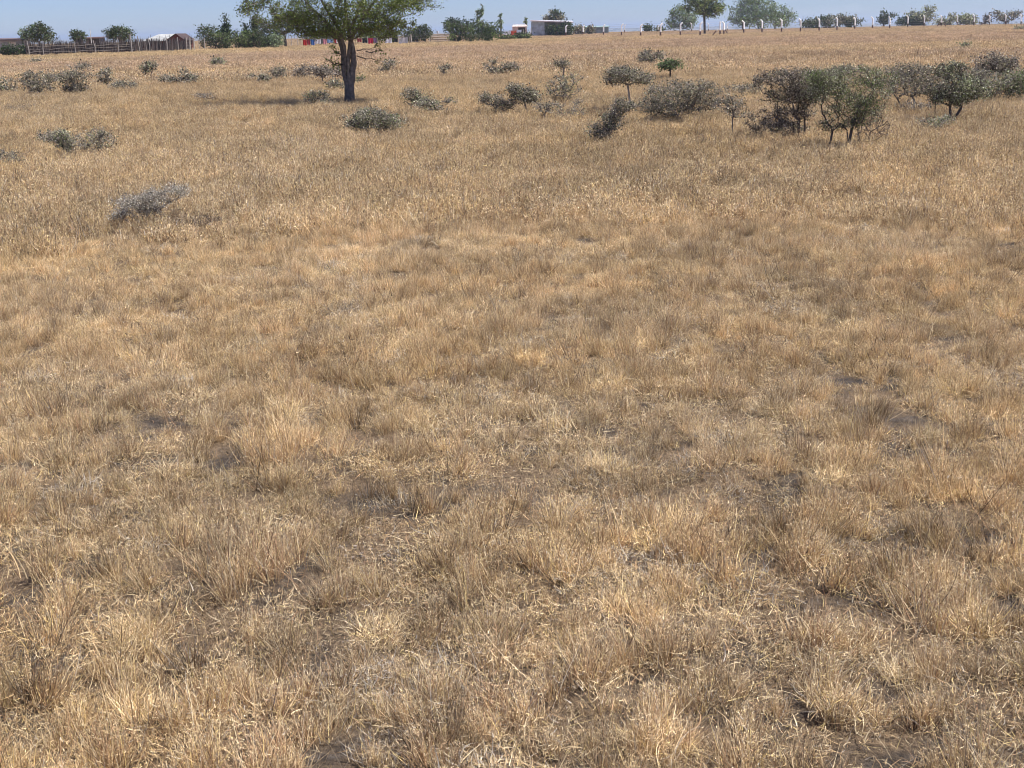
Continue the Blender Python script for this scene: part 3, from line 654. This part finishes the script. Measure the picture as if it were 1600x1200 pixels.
tree('dark flat-topped acacia standing behind the left half of the big tree', [(446, 75, 444, 52)], [(440, 36, 46, 8), (436, 46, 40, 8), (420, 58, 14, 8), (462, 30, 24, 8)], 420, 'hedge', D=147, pal2='mango', name='acacia_tree', rb=3)
tree('pale grey-green round bush under the dark flat-topped acacia', [(430, 75)], [(430, 65, 12, 9)], 120, 'euca', D=143, name='bush', cat='bush')
tree('dark bush left of the pale round bush under the flat-topped acacia', [(412, 75)], [(412, 68, 10, 9)], 100, 'hedge', D=143, name='bush', cat='bush')
tree('dark green bushes behind the washing seen left of the big trunk', [(500, 74), (480, 74), (525, 74)], [(490, 56, 24, 10), (520, 54, 22, 12)], 200, 'mango', D=160, name='bush', cat='bush', pal2='green')
tree('dark green bushes behind the washing seen right of the big trunk', [(590, 70), (570, 70), (610, 70)], [(580, 56, 22, 10), (606, 54, 20, 12)], 200, 'mango', D=165, name='bush', cat='bush', pal2='green')
tree('dark olive bush right of the washing, before the rail gate', [(652, 66), (640, 66), (665, 66)], [(645, 56, 18, 11), (662, 52, 14, 12)], 220, 'mango', D=165, name='bush', cat='bush')
tree('long low hedge of dark green bush right of the rail gate', [(735, 66), (710, 66), (765, 66)], [(714, 44, 20, 16), (742, 46, 30, 13), (770, 49, 16, 12), (740, 58, 44, 7), (706, 40, 12, 10)], 560, 'hedge', D=161, pal2='green', name='hedge', cat='hedge')
tree('pair of tall wispy pale casuarina saplings rising from the dark green hedge', [(748, 66, 748, 42), (754, 66, 753, 42)], [(748, 26, 2.5, 20), (754, 24, 2.5, 18)], 70, 'euca', D=168, name='sapling', cat='sapling', lk=3, lpx=2.2, spx=1.6)
tree('single wispy sapling at the right end of the dark green hedge', [(783, 60, 783, 46)], [(783, 34, 2.4, 13)], 36, 'euca', D=186, name='sapling', cat='sapling', lk=3, lpx=2, spx=1.4)
tree('low green scrub along the fence below the small pink-white house', [(805, 62), (785, 62), (822, 60)], [(792, 60, 18, 5), (816, 57, 14, 4)], 130, 'hedge', D=183, name='bush', cat='bush', pal2='green')
tree('thin wispy sapling standing between the small house and the tin shed', [(822, 58, 822, 44)], [(822, 36, 2, 8)], 22, 'euca', D=236, name='sapling', cat='sapling', lk=3, lpx=2, spx=1.4)
tree('grey-brown tree whose top shows above the tin shed roof', [(868, 50, 868, 38)], [(868, 25, 10, 8), (855, 30, 9, 4), (876, 28, 7, 5)], 120, 'grey', D=285, name='tree', pal2='mango', lk=4)
tree('dark green bush growing in the open front of the tin shed', [(866, 56), (880, 56)], [(864, 47, 11, 8), (884, 46, 12, 9)], 170, 'hedge', D=236, name='bush', cat='bush')
tree('dark bush right of the tin shed behind the white-topped posts', [(908, 54), (920, 54)], [(904, 47, 10, 6), (922, 47, 7, 6)], 100, 'hedge', D=255, name='bush', cat='bush', pal2='thorn')
tree('small round dark tree far off between the posts left of the tall pale trees', [(1012, 50)], [(1012, 44, 4.5, 4)], 40, 'mango', D=310, name='tree')
tree('low bush beside the small round tree, before the tall pale trees', [(1030, 50)], [(1030, 46, 6, 3)], 36, 'mango', D=315, name='bush', cat='bush')
tree('pale green feathery tree left behind the dark flat-crowned tree by the corner post', [(1062, 50, 1062, 38)], [(1062, 22, 17, 12), (1052, 38, 14, 10), (1075, 30, 16, 16)], 300, 'euca', D=300, name='tree', pal2='green', lk=5)
tree('dark flat-crowned tree on one bare trunk by the fence corner post', [(1101, 55, 1100, 24)], [(1100, 12, 34, 11), (1095, 4, 26, 8), (1110, 20, 22, 8)], 420, 'acacia', D=200, name='acacia_tree', rb=2.2, pal2='hedge')
tree('widest pale grey-green tree group right of the dark flat-crowned tree', [(1185, 46, 1180, 30), (1160, 46, 1160, 30), (1210, 46, 1212, 30)], [(1175, 12, 36, 16), (1205, 22, 34, 14), (1160, 28, 26, 12), (1228, 30, 18, 12), (1190, 34, 46, 10), (1165, -2, 16, 14)], 800, 'euca', D=300, name='tree', pal2='green', lk=5)
tree('dusty green bush line behind the posts right of the pale tree group', [(1300, 42), (1270, 42), (1330, 42)], [(1262, 37, 14, 7), (1292, 35, 24, 9), (1325, 34, 20, 8), (1308, 26, 8, 4)], 300, 'mango', D=300, name='bush', cat='bush', pal2='grey')
tree('small dark ragged tree between two posts at the right, with long bare side twigs', [(1380, 43, 1380, 36)], [(1379, 31, 9, 7), (1390, 25, 8, 3), (1377, 20, 4, 3)], 90, 'mango', D=318, name='tree', lk=4)
tree('low dark green bush left of the tallest wispy tree at the right', [(1412, 42), (1400, 42)], [(1412, 33, 12, 8), (1430, 34, 12, 8)], 150, 'hedge', D=322, name='bush', cat='bush', pal2='greygreen')
tree('tallest wispy grey-green tree at the right, its tips slanting up right', [(1442, 41, 1442, 32)], [(1440, 28, 20, 8), (1450, 17, 10, 7), (1424, 21, 10, 4)], 190, 'greygreen', D=322, name='tree', lk=4)
tree('thin slanting bush right of the braced fence post', [(1482, 40)], [(1484, 28, 8, 8), (1472, 34, 14, 5)], 80, 'greygreen', D=324, name='bush', cat='bush', lk=4)
tree('rounded dusty green bush between the braced post and the last posts', [(1510, 40), (1500, 40)], [(1510, 31, 16, 7)], 140, 'greygreen', D=324, name='bush', cat='bush')
tree('slanting bare-twigged bush left of the spreading flat bush near the right edge', [(1536, 40)], [(1541, 28, 5, 8), (1534, 36, 8, 3)], 40, 'purple', D=324, name='bush', cat='bush', lk=3)
tree('spreading flat thorn tree with radiating twigs near the right edge', [(1571, 40, 1571, 34)], [(1570, 26, 20, 8), (1556, 20, 10, 3), (1586, 22, 10, 4)], 150, 'thorn', D=322, name='acacia_tree', lk=4)

# ------------------------------------------------------------------ fences
def stick_fence():
    R = random.Random(9)
    a, b = gp(41, 88.5), gp(300, 80)
    root = empty('stick_fence', a, 'long brushwood fence of grey upright sticks before the round trees and house', 'fence')
    d = b - a; L = d.length; u = d.normalized(); nrm = Vector((-u.y, u.x, 0))
    mb = MB(); n = int(L / .017)
    for i in range(n):
        t = i / n * L; hh = 1.15 + .16 * mnoise.noise((t * .6, 0, 0)) + R.uniform(-.18, .22)
        if R.random() < .04: hh += .45
        q = u * t + nrm * R.uniform(-.14, .14); ln = u * R.gauss(0, .09) + nrm * R.gauss(0, .05)
        g = R.uniform(.55, 1.35); c = R.choice([(.13, .11, .10), (.09, .072, .066), (.20, .175, .16), (.05, .04, .037), (.11, .08, .07)])
        mb.tube([q, q + ln * .5 + Vector((0, 0, hh * .5)), q + ln + Vector((0, 0, hh))], [.034, .028, .013], tuple(x * g for x in c), 4)
    mb.build('stick_panel', M_WOOD, root)
    for k, zz in enumerate((.35, .6, .85)):
        r_ = MB()
        rp = [u * (L * .62 * i / 14) - nrm * .17 + Vector((0, 0, zz + R.uniform(-.07, .07))) for i in range(15)]
        r_.tube(rp, [R.uniform(.025, .04) for _ in rp], (.11, .095, .085), 5)
        r_.build('rail', M_WOOD, root)
    for px, hh, th in ((44, 1.4, .06), (64, 1.35, .05), (110, 1.25, .05), (140, 1.3, .05), (176, 1.5, .045), (197, 1.75, .085), (210, 1.6, .05), (226, 1.3, .05), (255, 1.45, .05), (274, 1.4, .05)):
        t = (px - 41) / 259 * L; q = u * t - nrm * .22; m2 = MB()
        m2.tube([q, q + Vector((R.gauss(0, .04), 0, hh * .5)), q + Vector((R.gauss(0, .08), 0, hh))], [th, th, th * .8], (.27, .245, .225), 7)
        m2.build('post', M_WOOD, root)
stick_fence()
def wire_between(mb, pts, hs, col, rad_=.006):
    for h in hs:
        for a, b in zip(pts[:-1], pts[1:]):
            mb.tube([a + Vector((0, 0, h)), (a + b) / 2 + Vector((0, 0, h - .02)), b + Vector((0, 0, h))], [rad_] * 3, col, 3, False)
def wood_fence():
    R = random.Random(4)
    ps = [(292, 80.5, 21, .06), (297, 80.3, 21, .09), (304, 80, 20, .07), (312, 79.6, 17, .04), (320, 79, 19, .06), (343, 77.5, 19, .05), (369, 76.8, 17, .05), (375, 76.5, 18, .045), (395, 76, 17, .05), (415, 75.5, 17, .05), (455, 74, 17, .05), (466, 73.5, 17, .05),
          (490, 72.5, 16, .04), (515, 71.5, 16, .04), (575, 70.5, 16, .04), (605, 69.5, 16, .04), (631, 69, 15, .07), (643, 69, 15, .08), (671, 67.5, 14, .05), (709, 66.5, 14, .05), (723.6, 65.5, 17, .05), (748, 64.5, 15, .045), (773, 63, 14, .045), (796.6, 62, 14, .05), (818.5, 60.5, 13, .05)]
    a0 = gp(292, 80.5)
    root = empty('wire_fence', a0, 'thin wire fence on weathered wooden posts running from the house to the tin shed', 'fence')
    pts = []
    for px, py, hp, th in ps:
        g = gp(px, py); s = proj(g)[2] / F; hh = hp * s; q = g - a0; pts.append(q); m = MB(); w = R.uniform(.8, 1.2)
        ln = Vector((R.gauss(0, .05), R.gauss(0, .05), hh)); m.tube([q - Vector((0, 0, .1)), q + ln * .5, q + ln], [th, th * .95, th * .8], (.36 * w, .33 * w, .29 * w), 7)
        m.build('post', M_WOOD, root)
    m = MB(); wire_between(m, pts, (.3, .6, .9, 1.15), (.3, .3, .3), .008); m.build('wire', M_WIRE, root)
wood_fence()
def gate():
    a = gp(673, 67.3); b = gp(708, 66.5); root = empty('rail_gate', a, 'grey gate of four horizontal wooden rails at the field edge behind the clothesline end', 'gate')
    s = proj(a)[2] / F; d = b - a
    for k in range(4):
        m = MB(); z = (2.2 + k * 3.4) * s; off = Vector((0, -.1, 0)); m.tube([off + Vector((0, 0, z)), d * .5 + off + Vector((0, 0, z + .02)), d + off + Vector((0, 0, z - .02))], [.09] * 3, (.36, .31, .27), 6); m.build('rail', M_WOOD, root)
    for t in (0, .33, .66, 1):
        m = MB(); m.tube([d * t, d * t + Vector((0, 0, 14.5 * s))], [.06, .05], (.3, .27, .23), 6); m.build('post', M_WOOD, root)
gate()
def white_fence():
    root = None
    A = [(857, 57, 42, 1), (884, 57, 40, 1), (911, 55.5, 40.5, 1), (943, 56, 39, 1), (971, 56.5, 38, 1), (1001, 57.5, 38.5, 1), (1032, 57.5, 37, 1), (1063, 56.5, 36, 1), (1094, 57, 35, 1), (1125, 55.5, 34, 0),
         (1131, 55, 34.5, -1), (1162, 53, 33, -1), (1190.6, 52, 31.5, -1), (1221, 51, 30, -1), (1250.6, 50.5, 30, -1), (1279.7, 49.5, 29, -1), (1307.6, 48, 28, -1), (1335.5, 47, 27.5, -1), (1363, 46.3, 27, -1),
         (1390, 45.4, 26.5, -1), (1418, 43.8, 25, -1), (1443.7, 42.6, 24, -1), (1470.6, 41.6, 24.5, -1), (1495.3, 40.6, 24.2, -1), (1521.5, 41, 23.2, -1), (1545.8, 40, 24, -1), (1570.6, 39.6, 22.2, -1), (1595, 39.6, 22.6, -1), (1620, 39.2, 22, -1)]
    a0 = gp(1125, 55.5)
    root = empty('security_fence', a0, 'wire fence on bent-topped posts painted white above and dark brown below, along the right skyline', 'fence')
    pts = []
    def one(q, s, hp, sg, th=.115, lean=0):
        hh = hp * s; m = MB(); k = .36 * hh; W_, B_ = (.93, .93, .91), (.10, .055, .045); bx = sg * .32
        def P(t): return q + Vector((lean * t, 0, t * hh))
        m.tube([P(-.04), P(.36)], [th * 1.02] * 2, B_, 6)
        top = [P(.362), P(.6), P(.84), P(.84) + Vector((bx * .45, 0, hh * .09)), P(.84) + Vector((bx, 0, hh * .16))]
        m.tube(top, [th, th, th, th * .95, th * .85], W_, 6)
        return m
    for px, py, ty, sg in A:
        g = gp(px, py); s = proj(g)[2] / F; q = g - a0; pts.append(q); one(q, s, py - ty, sg).build('post', M_PAINT, root)
    for x0, y0, x1, y1, D in ((1112, 57, 1121, 46, 0), (1138, 54, 1131, 44, 0), (1463, 43, 1469, 33, 0), (1479, 42.5, 1472, 33, 0), (1530, 40.5, 1544, 31, 0)):
        g = gp(x0, y0); s = proj(g)[2] / F; q = g - a0; m = MB(); e = q + Vector(((x1 - x0) * s, 0, (y0 - y1) * s)); mid = q.lerp(e, .8)
        m.tube([q, mid], [.08, .075], (.10, .055, .045), 6); m.tube([mid, e], [.0755, .07], (.8, .79, .76), 6); m.build('brace', M_PAINT, root)
    m = MB(); wire_between(m, pts, (.4, .8, 1.2, 1.55, 1.8), (.35, .36, .37), .009); m.build('wire', M_WIRE, root)
    # a farther run of the same kind
    Bk = [(830, 0, 250, 15, 1), (976, 0, 290, 13.5, 1), (1028, 0, 290, 12, 1), (1080.5, 0, 285, 14, -1), (1107, 0, 280, 13, -1), (1136, 0, 275, 13, 1), (1275, 0, 300, 12, 1), (1302, 0, 300, 12, -1)]
    root2 = empty('security_fence', gp(976, D=290), 'farther run of white bent-topped posts glimpsed behind the main white-post fence', 'fence')
    b0 = root2.location.copy(); pp = []
    for px, _, D, hp, sg in Bk:
        g = gp(px, D=D); s = proj(g)[2] / F; q = g - b0; pp.append(q); one(q, s, hp, sg, .09).build('post', M_PAINT, root2)
    m = MB(); wire_between(m, pp, (.8, 1.5), (.4, .4, .4), .008); m.build('wire', M_WIRE, root2)
white_fence()

# ------------------------------------------------------------------ houses and sheds
def frame(px, D): g = gp(px, D=D); _, y0, z = proj(g); return g, y0, z / F
def corrug(mb, p00, p10, p11, p01, n, amp, col):
    """corrugated sheet between four corners, ridges running from edge 0 to edge 1"""
    p00, p10, p11, p01 = map(Vector, (p00, p10, p11, p01)); nr = (p10 - p00).cross(p01 - p00).normalized(); vs = []
    for i in range(n + 1):
        t = i / n; o_ = nr * (amp if i % 2 else -amp); vs += [p00.lerp(p10, t) + o_, p01.lerp(p11, t) + o_]
    mb.add(vs, [(2 * i, 2 * i + 2, 2 * i + 3, 2 * i + 1) for i in range(n)], col)
def house():
    g, y0, s = frame(268, 146); root = empty('farm_house', g, 'low brown-walled house with a shining pale tin gable roof', 'house')
    X = lambda x: (x - 268) * s; Z = lambda y: (y0 - y) * s
    w = MB(); BR = (.13, .042, .03); dep = 4.2
    xl, xr = X(263), X(287); rz = Z(53.5); ez = Z(62.5); xm = X(275.5)
    # gable end faces the camera's right, long wall runs left
    w.add([(xl, 0, 0), (xr, 0, 0), (xr, 0, ez), (xm, 0, rz - .06), (xl, 0, ez), (xl, dep, 0), (xr, dep, 0), (xr, dep, ez), (xm, dep, rz - .06), (xl, dep, ez)],
          [(0, 1, 2, 3, 4), (5, 9, 8, 7, 6), (0, 5, 6, 1), (1, 6, 7, 2), (4, 9, 5, 0)], BR)
    w.build('wall', M_PAINT, root)
    b = MB(); b.box(X(222), xl - .003, .25, dep, 0, ez - .1, BR); b.build('wall', M_PAINT, root)
    for k in range(7):
        m = MB(); xx = X(226 + k * 6); m.box(xx, xx + .07, .19, .248, 0, ez - .14, (.28, .17, .12)); m.build('trim', M_WOOD, root)
    r = MB(); o = .35
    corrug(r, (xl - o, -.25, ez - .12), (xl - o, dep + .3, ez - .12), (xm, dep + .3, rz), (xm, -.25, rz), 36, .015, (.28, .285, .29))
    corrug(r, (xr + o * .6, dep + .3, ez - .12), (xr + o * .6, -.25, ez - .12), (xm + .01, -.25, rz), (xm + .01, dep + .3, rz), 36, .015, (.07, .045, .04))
    r.build('roof', M_TIN, root)
    r = MB(); corrug(r, (X(219), -.1, ez - .12), (xl - o - .01, -.1, ez - .12), (X(275), dep * .55, rz), (X(240), dep * .55, rz - .04), 44, .015, (.27, .275, .28))
    r.build('roof', M_TIN, root)
    m = MB(); m.box(X(271), X(276), -.03, -.004, .0, Z(66.5), (.05, .03, .03)); m.build('door', M_PAINT, root)
    m = MB(); m.box(X(280), X(284), -.03, -.004, Z(71), Z(67), (.03, .03, .03)); m.build('window', M_PAINT, root)
house()
def shed(label, px, D, x0, x1, yt, wallc, roofc, name='farm_shed', slope=1.5, dep=3.0, door=None):
    g, y0, s = frame(px, D); root = empty(name, g, label, 'shed')
    X = lambda x: (x - px) * s; Z = lambda y: (y0 - y) * s
    w = MB(); w.box(X(x0), X(x1), 0, dep, 0, Z(yt + slope) - .05, wallc); w.build('wall', M_TIN, root)
    r = MB(); z0 = Z(yt + slope); z1 = Z(yt)
    for dz in (0, .06): corrug(r, (X(x0) - .25, -.3, z0 - dz), (X(x1) + .25, -.3, z0 - dz), (X(x1) + .25, dep + .2, z1 - dz), (X(x0) - .25, dep + .2, z1 - dz), 40, .012, roofc)
    r.box(X(x0) - .26, X(x1) + .26, -.33, -.305, z0 - .12, z0 + .02, roofc); r.build('roof', M_TIN, root)
    if door:
        m = MB(); m.box(X(door[0]), X(door[1]), -.04, -.004, 0, Z(door[2]), door[3]); m.build('door', M_PAINT, root)
    return root, X, Z
rt_, X_, Z_ = shed('low grey shed with a dark roof behind the hedge at the left edge', 8, 133, -20, 28, 60.5, (.32, .31, .33), (.12, .09, .09), slope=2, door=(13, 24, 66, (.5, .45, .4)))
shed('small dark-roofed shed between the two smaller round trees behind the stick fence', 145, 142, 134, 155, 58.5, (.07, .06, .055), (.14, .09, .08), slope=1.2, dep=2)
shed('far pale turquoise-roofed greenhouse right of the tin shed behind the posts', 925, 285, 905, 951, 41, (.2, .25, .24), (.3, .42, .41), slope=1.6, dep=4)
def tin_shed():
    g, y0, s = frame(850, 240); root = empty('tin_shed', g, 'open-fronted pale blue tin shed with a flat roof among bushes', 'shed')
    X = lambda x: (x - 850) * s; Z = lambda y: (y0 - y) * s
    w = MB(); dep = 4
    corrug(w, (X(831), .3, 0), (X(851), 0, 0), (X(851), 0, Z(34)), (X(831), .3, Z(32.5)), 26, .02, (.42, .5, .58)); w.build('wall', M_TIN, root)
    w = MB(); w.box(X(831), X(893), dep - .1, dep, 0, Z(35), (.3, .33, .36)); w.box(X(892), X(893.5), .2, dep - .1, 0, Z(36), (.3, .33, .36)); w.build('wall', M_TIN, root)
    r = MB()
    for dz in (0, .05): corrug(r, (X(829), -.6, Z(33) - dz), (X(896), -.6, Z(36.3) - dz), (X(896), dep + .3, Z(34) - dz), (X(829), dep + .3, Z(31.5) - dz), 50, .02, (.6, .58, .6))
    r.build('roof', M_TIN, root)
    r = MB(); r.add([(X(829), -.66, Z(33.9)), (X(896), -.66, Z(37.2)), (X(896), -.66, Z(35.8)), (X(829), -.66, Z(32.2)), (X(829), -.63, Z(33.9)), (X(896), -.63, Z(37.2)), (X(896), -.63, Z(35.8)), (X(829), -.63, Z(32.2))], [(0, 1, 2, 3), (4, 7, 6, 5), (0, 4, 5, 1), (3, 2, 6, 7)], (.62, .52, .5)); r.build('fascia', M_PAINT, root)
    for x in (858, 870, 882, 890):
        m = MB(); m.tube([(X(x), -.3, 0), (X(x), -.3, Z(36.5))], [.06, .05], (.25, .2, .17), 6); m.build('post', M_WOOD, root)
tin_shed()
def small_house():
    g, y0, s = frame(812, 228); root = empty('small_house', g, 'small pinkish white house with a dark doorway left of the tin shed', 'house')
    X = lambda x: (x - 812) * s; Z = lambda y: (y0 - y) * s
    w = MB(); w.box(X(801), X(823), 0, 3, 0, Z(42), (.6, .48, .46)); w.build('wall', M_PAINT, root)
    r = MB(); corrug(r, (X(800), -.5, Z(42)), (X(825), -.5, Z(42)), (X(823), 3.1, Z(39)), (X(802), 3.1, Z(39)), 20, .02, (.6, .5, .45)); r.build('roof', M_TIN, root)
    m = MB(); m.box(X(810), X(821), -.03, -.004, 0, Z(43.5), (.04, .035, .03)); m.build('door', M_PAINT, root)
small_house()
g, y0, s = frame(142, 137); rt_ = empty('tall_pole', g, 'thin white pole rising between the round trees above the small dark shed', 'pole')
m = MB(); m.tube([(0, 0, 0), (.01, 0, (y0 - 48) * s)], [.05, .035], (.6, .6, .6), 7); m.build('shaft', M_PAINT, rt_)
m = MB(); m.tube([(.01, 0, (y0 - 48) * s), (.01, 0, (y0 - 47.5) * s)], [.06, .05], (.4, .4, .4), 7); m.build('cap', M_PAINT, rt_)

# ------------------------------------------------------------------ washing lines
def garment(lab, x0, x1, yt, yb, col, D, col2=None, y0s=None):
    R = random.Random(int(x0 * 7)); g, y0, s = frame((x0 + x1) / 2, D); w = (x1 - x0) * s; zt = (y0 - yt) * s; zb = (y0 - yb) * s
    m = MB(); nx, nz = 8, 6; vs = []
    for layer in (0, 1):
        for j in range(nz + 1):
            for i in range(nx + 1):
                u = i / nx; v = j / nz
                x = (u - .5) * w * (1 - .12 * v * math.sin(u * 3.1)); z = zt + (zb - zt) * v * (1 + .1 * math.sin(u * 9 + R.random() * .4)) - .04 * math.sin(u * math.pi)
                y = .05 * math.sin(u * 11 + v * 2) * v + (.014 if layer else 0)
                vs.append((x, y, z))
    fs = []; k = nx + 1; off = k * (nz + 1); cs = []
    for layer in (0, 1):
        for j in range(nz):
            for i in range(nx):
                a = layer * off + j * k + i; f = (a, a + 1, a + k + 1, a + k); fs.append(f if layer else f[::-1])
                cs.append(col2 if col2 and (i // 2) % 2 else col)
    for j in range(nz):
        for i in (0, nx): a = j * k + i; fs.append((a, a + k, a + k + off, a + off)); cs.append(col)
    for i in range(nx):
        for j in (0, nz): a = j * k + i; fs.append((a, a + 1, a + 1 + off, a + off)); cs.append(col)
    m.add(vs, fs, cs); o = m.build('hanging_cloth', M_CLOTH); o.location = g
    tag(o, lab, 'laundry', 'washing hung out on the lines'); return o
DL = 150
def line(label, x0, x1, ya, yb, D, posts):
    g, y0, s = frame(x0, D); g2, y2, s2 = frame(x1, D); root = empty('clothesline', g, label, 'clothesline')
    a = Vector((0, .007, (y0 - ya) * s)); b = g2 - g + Vector((0, .007, (y2 - yb) * s2)); m = MB()
    pt = [a.lerp(b, i / 12) for i in range(13)]; m.tube(pt, [.008] * 13, (.4, .4, .4), 4); m.build('line', M_WIRE, root)
    for t in posts:
        p = a.lerp(b, t); m = MB(); m.tube([(p.x, p.y, 0), tuple(p + Vector((0, 0, .05)))], [.05, .04], (.3, .27, .23), 6); m.build('post', M_WOOD, root)
line('clothesline stretched behind the big trunk, full of bright washing', 470, 640, 62.0, 58.5, DL, (0, .35, .7, 1))
wy = lambda x: 62.0 - (x - 470) * 3.5 / 170
G = [('long bright red garment at the left end of the clothesline', 473, 479, 10, (.55, .04, .04), None),
     ('dark red cloth next to the long bright red garment', 479.5, 484, 8, (.3, .03, .05), None),
     ('blue garment between the dark red cloth and the white one', 485, 491, 9, (.06, .17, .5), None),
     ('white shirt-sized cloth right of the blue garment', 492, 501, 6.5, (.75, .76, .8), None),
     ('small dark grey cloth between the white cloth and the pink one', 501.5, 504, 6, (.12, .12, .14), None),
     ('pale pink garment on the line left of the big trunk', 504.5, 510, 7.5, (.65, .3, .36), None),
     ('light blue cloth right of the pale pink garment', 511, 520, 5.5, (.25, .42, .68), None),
     ('red and white striped cloth just left of the big trunk', 522, 535, 6, (.6, .06, .06), (.75, .7, .7)),
     ('dark red cloth just right of the big trunk', 558, 565, 5, (.3, .05, .06), None),
     ('black garment right of the big trunk beside the bright red one', 566, 574, 6.5, (.03, .03, .035), None),
     ('bright crimson garment right of the big trunk', 575, 583, 8, (.5, .03, .07), None),
     ('purple-grey cloth beside the crimson garment', 583.5, 588, 7.5, (.25, .16, .3), None),
     ('small white cloth between the purple-grey cloth and the white sheet', 594, 599, 4, (.7, .7, .72), None),
     ('white sheet left of the black garment near the right end of the line', 601, 612, 7.5, (.78, .79, .84), None),
     ('black garment between the two white sheets at the right end', 613, 621.5, 6.5, (.03, .03, .03), None),
     ('white sheet with grey stripes at the right end of the clothesline', 622.5, 637, 8.5, (.75, .75, .76), (.4, .4, .42))]
for lab, x0, x1, hh, c, c2 in G: garment(lab, x0, x1, wy((x0 + x1) / 2), wy((x0 + x1) / 2) + hh, c, DL, c2)
line('short clothesline in front of the small pinkish house', 786, 818, 49.2, 46.2, 208, (0, 1))
garment('white cloth at the left end of the short clothesline', 788, 796, 49, 54.5, (.75, .76, .8), 208)
garment('orange-red cloth in the middle of the short clothesline', 798, 807, 48, 54.5, (.62, .09, .05), 208)
garment('pale blue-white cloth at the right end of the short clothesline', 808, 815, 47, 50.5, (.6, .66, .8), 208)
# white bucket on the gate and pale stones by the fence
g = gp(684, 67); s = proj(g)[2] / F
m = MB(); m.tube([(0, 0, 14.6 * s), (0, 0, 18 * s)], [.10, .14], (.75, .75, .72), 10); b = m.build('bucket', M_PAINT); b.location = g + Vector((.02, 0.02, 0)); tag(b, 'small white upturned container sitting on top of the rail gate', 'container')
def rock(px, py, D, r, lab, col):
    R = random.Random(int(px)); g = gp(px, D=D); m = MB(); vs = []; n, k = 9, 5
    for j in range(k + 1):
        for i in range(n):
            a = 2 * math.pi * i / n; e = math.pi * .5 * j / k; d = Vector((math.cos(a) * math.cos(e), math.sin(a) * math.cos(e), math.sin(e) * .7))
            vs.append(d * r * (1 + .35 * mnoise.noise(d * 2 + Vector((px, 0, 0)))))
    m.add(vs, [(j * n + i, j * n + (i + 1) % n, (j + 1) * n + (i + 1) % n, (j + 1) * n + i) for j in range(k) for i in range(n)], col)
    o = m.build('stone', M_PAINT); o.location = g - Vector((0, 0, .03)); tag(o, lab, 'stone')
rock(420, 73, 141, .25, 'pale stone under the dark flat-topped acacia, left of the washing', (.5, .48, .45))
rock(461, 72, 143, .3, 'whitish stone by the fence just left of the washing line', (.6, .58, .55))

# ------------------------------------------------------------------ far bush and air
def distant_bush():
    R = random.Random(12); m = MB()
    for _ in range(900):
        D = R.uniform(1500, 7000) if R.random() < .8 else R.uniform(700, 1500); a = math.radians(R.uniform(-30, 30)); x, y = D * math.sin(a), D * math.cos(a); z = hgt(x, y); w = R.uniform(4, 14)
        for _ in range(14):
            c = Vector((x + R.gauss(0, w * .5), y + R.gauss(0, w * .5), z + R.random() * w * .35)); a_ = Vector((R.gauss(0, 1), R.gauss(0, 1), R.gauss(0, 1))).normalized(); b_ = a_.orthogonal() * w * .25; a_ = a_ * w * .3
            m.add([c - b_, c + a_, c + b_, c - a_], [(0, 1, 2, 3)], pick(R, 'hedge'))
    o = m.build('distant_bush', M_LEAF); tag(o, 'far-off scrub scattered over the plain below the skyline', 'bush', kind='stuff')
distant_bush()
HZ = True
if HZ:
    m = MB(); m.box(-13500, 13500, -13500, 13500, -60, 16); hz = m.build('haze', M_WIRE)
    hm = bpy.data.materials.new('haze'); hm.use_nodes = True; t = hm.node_tree; t.nodes.clear(); oo = t.nodes.new('ShaderNodeOutputMaterial'); pv = t.nodes.new('ShaderNodeVolumePrincipled')
    pv.inputs['Color'].default_value = (.68, .8, 1, 1); pv.inputs['Density'].default_value = .00022; pv.inputs['Anisotropy'].default_value = .2
    t.links.new(pv.outputs[0], oo.inputs['Volume']); hz.data.materials.clear(); hz.data.materials.append(hm)
    tag(hz, 'thin blue summer haze in the air over the plain', 'haze', kind='stuff')
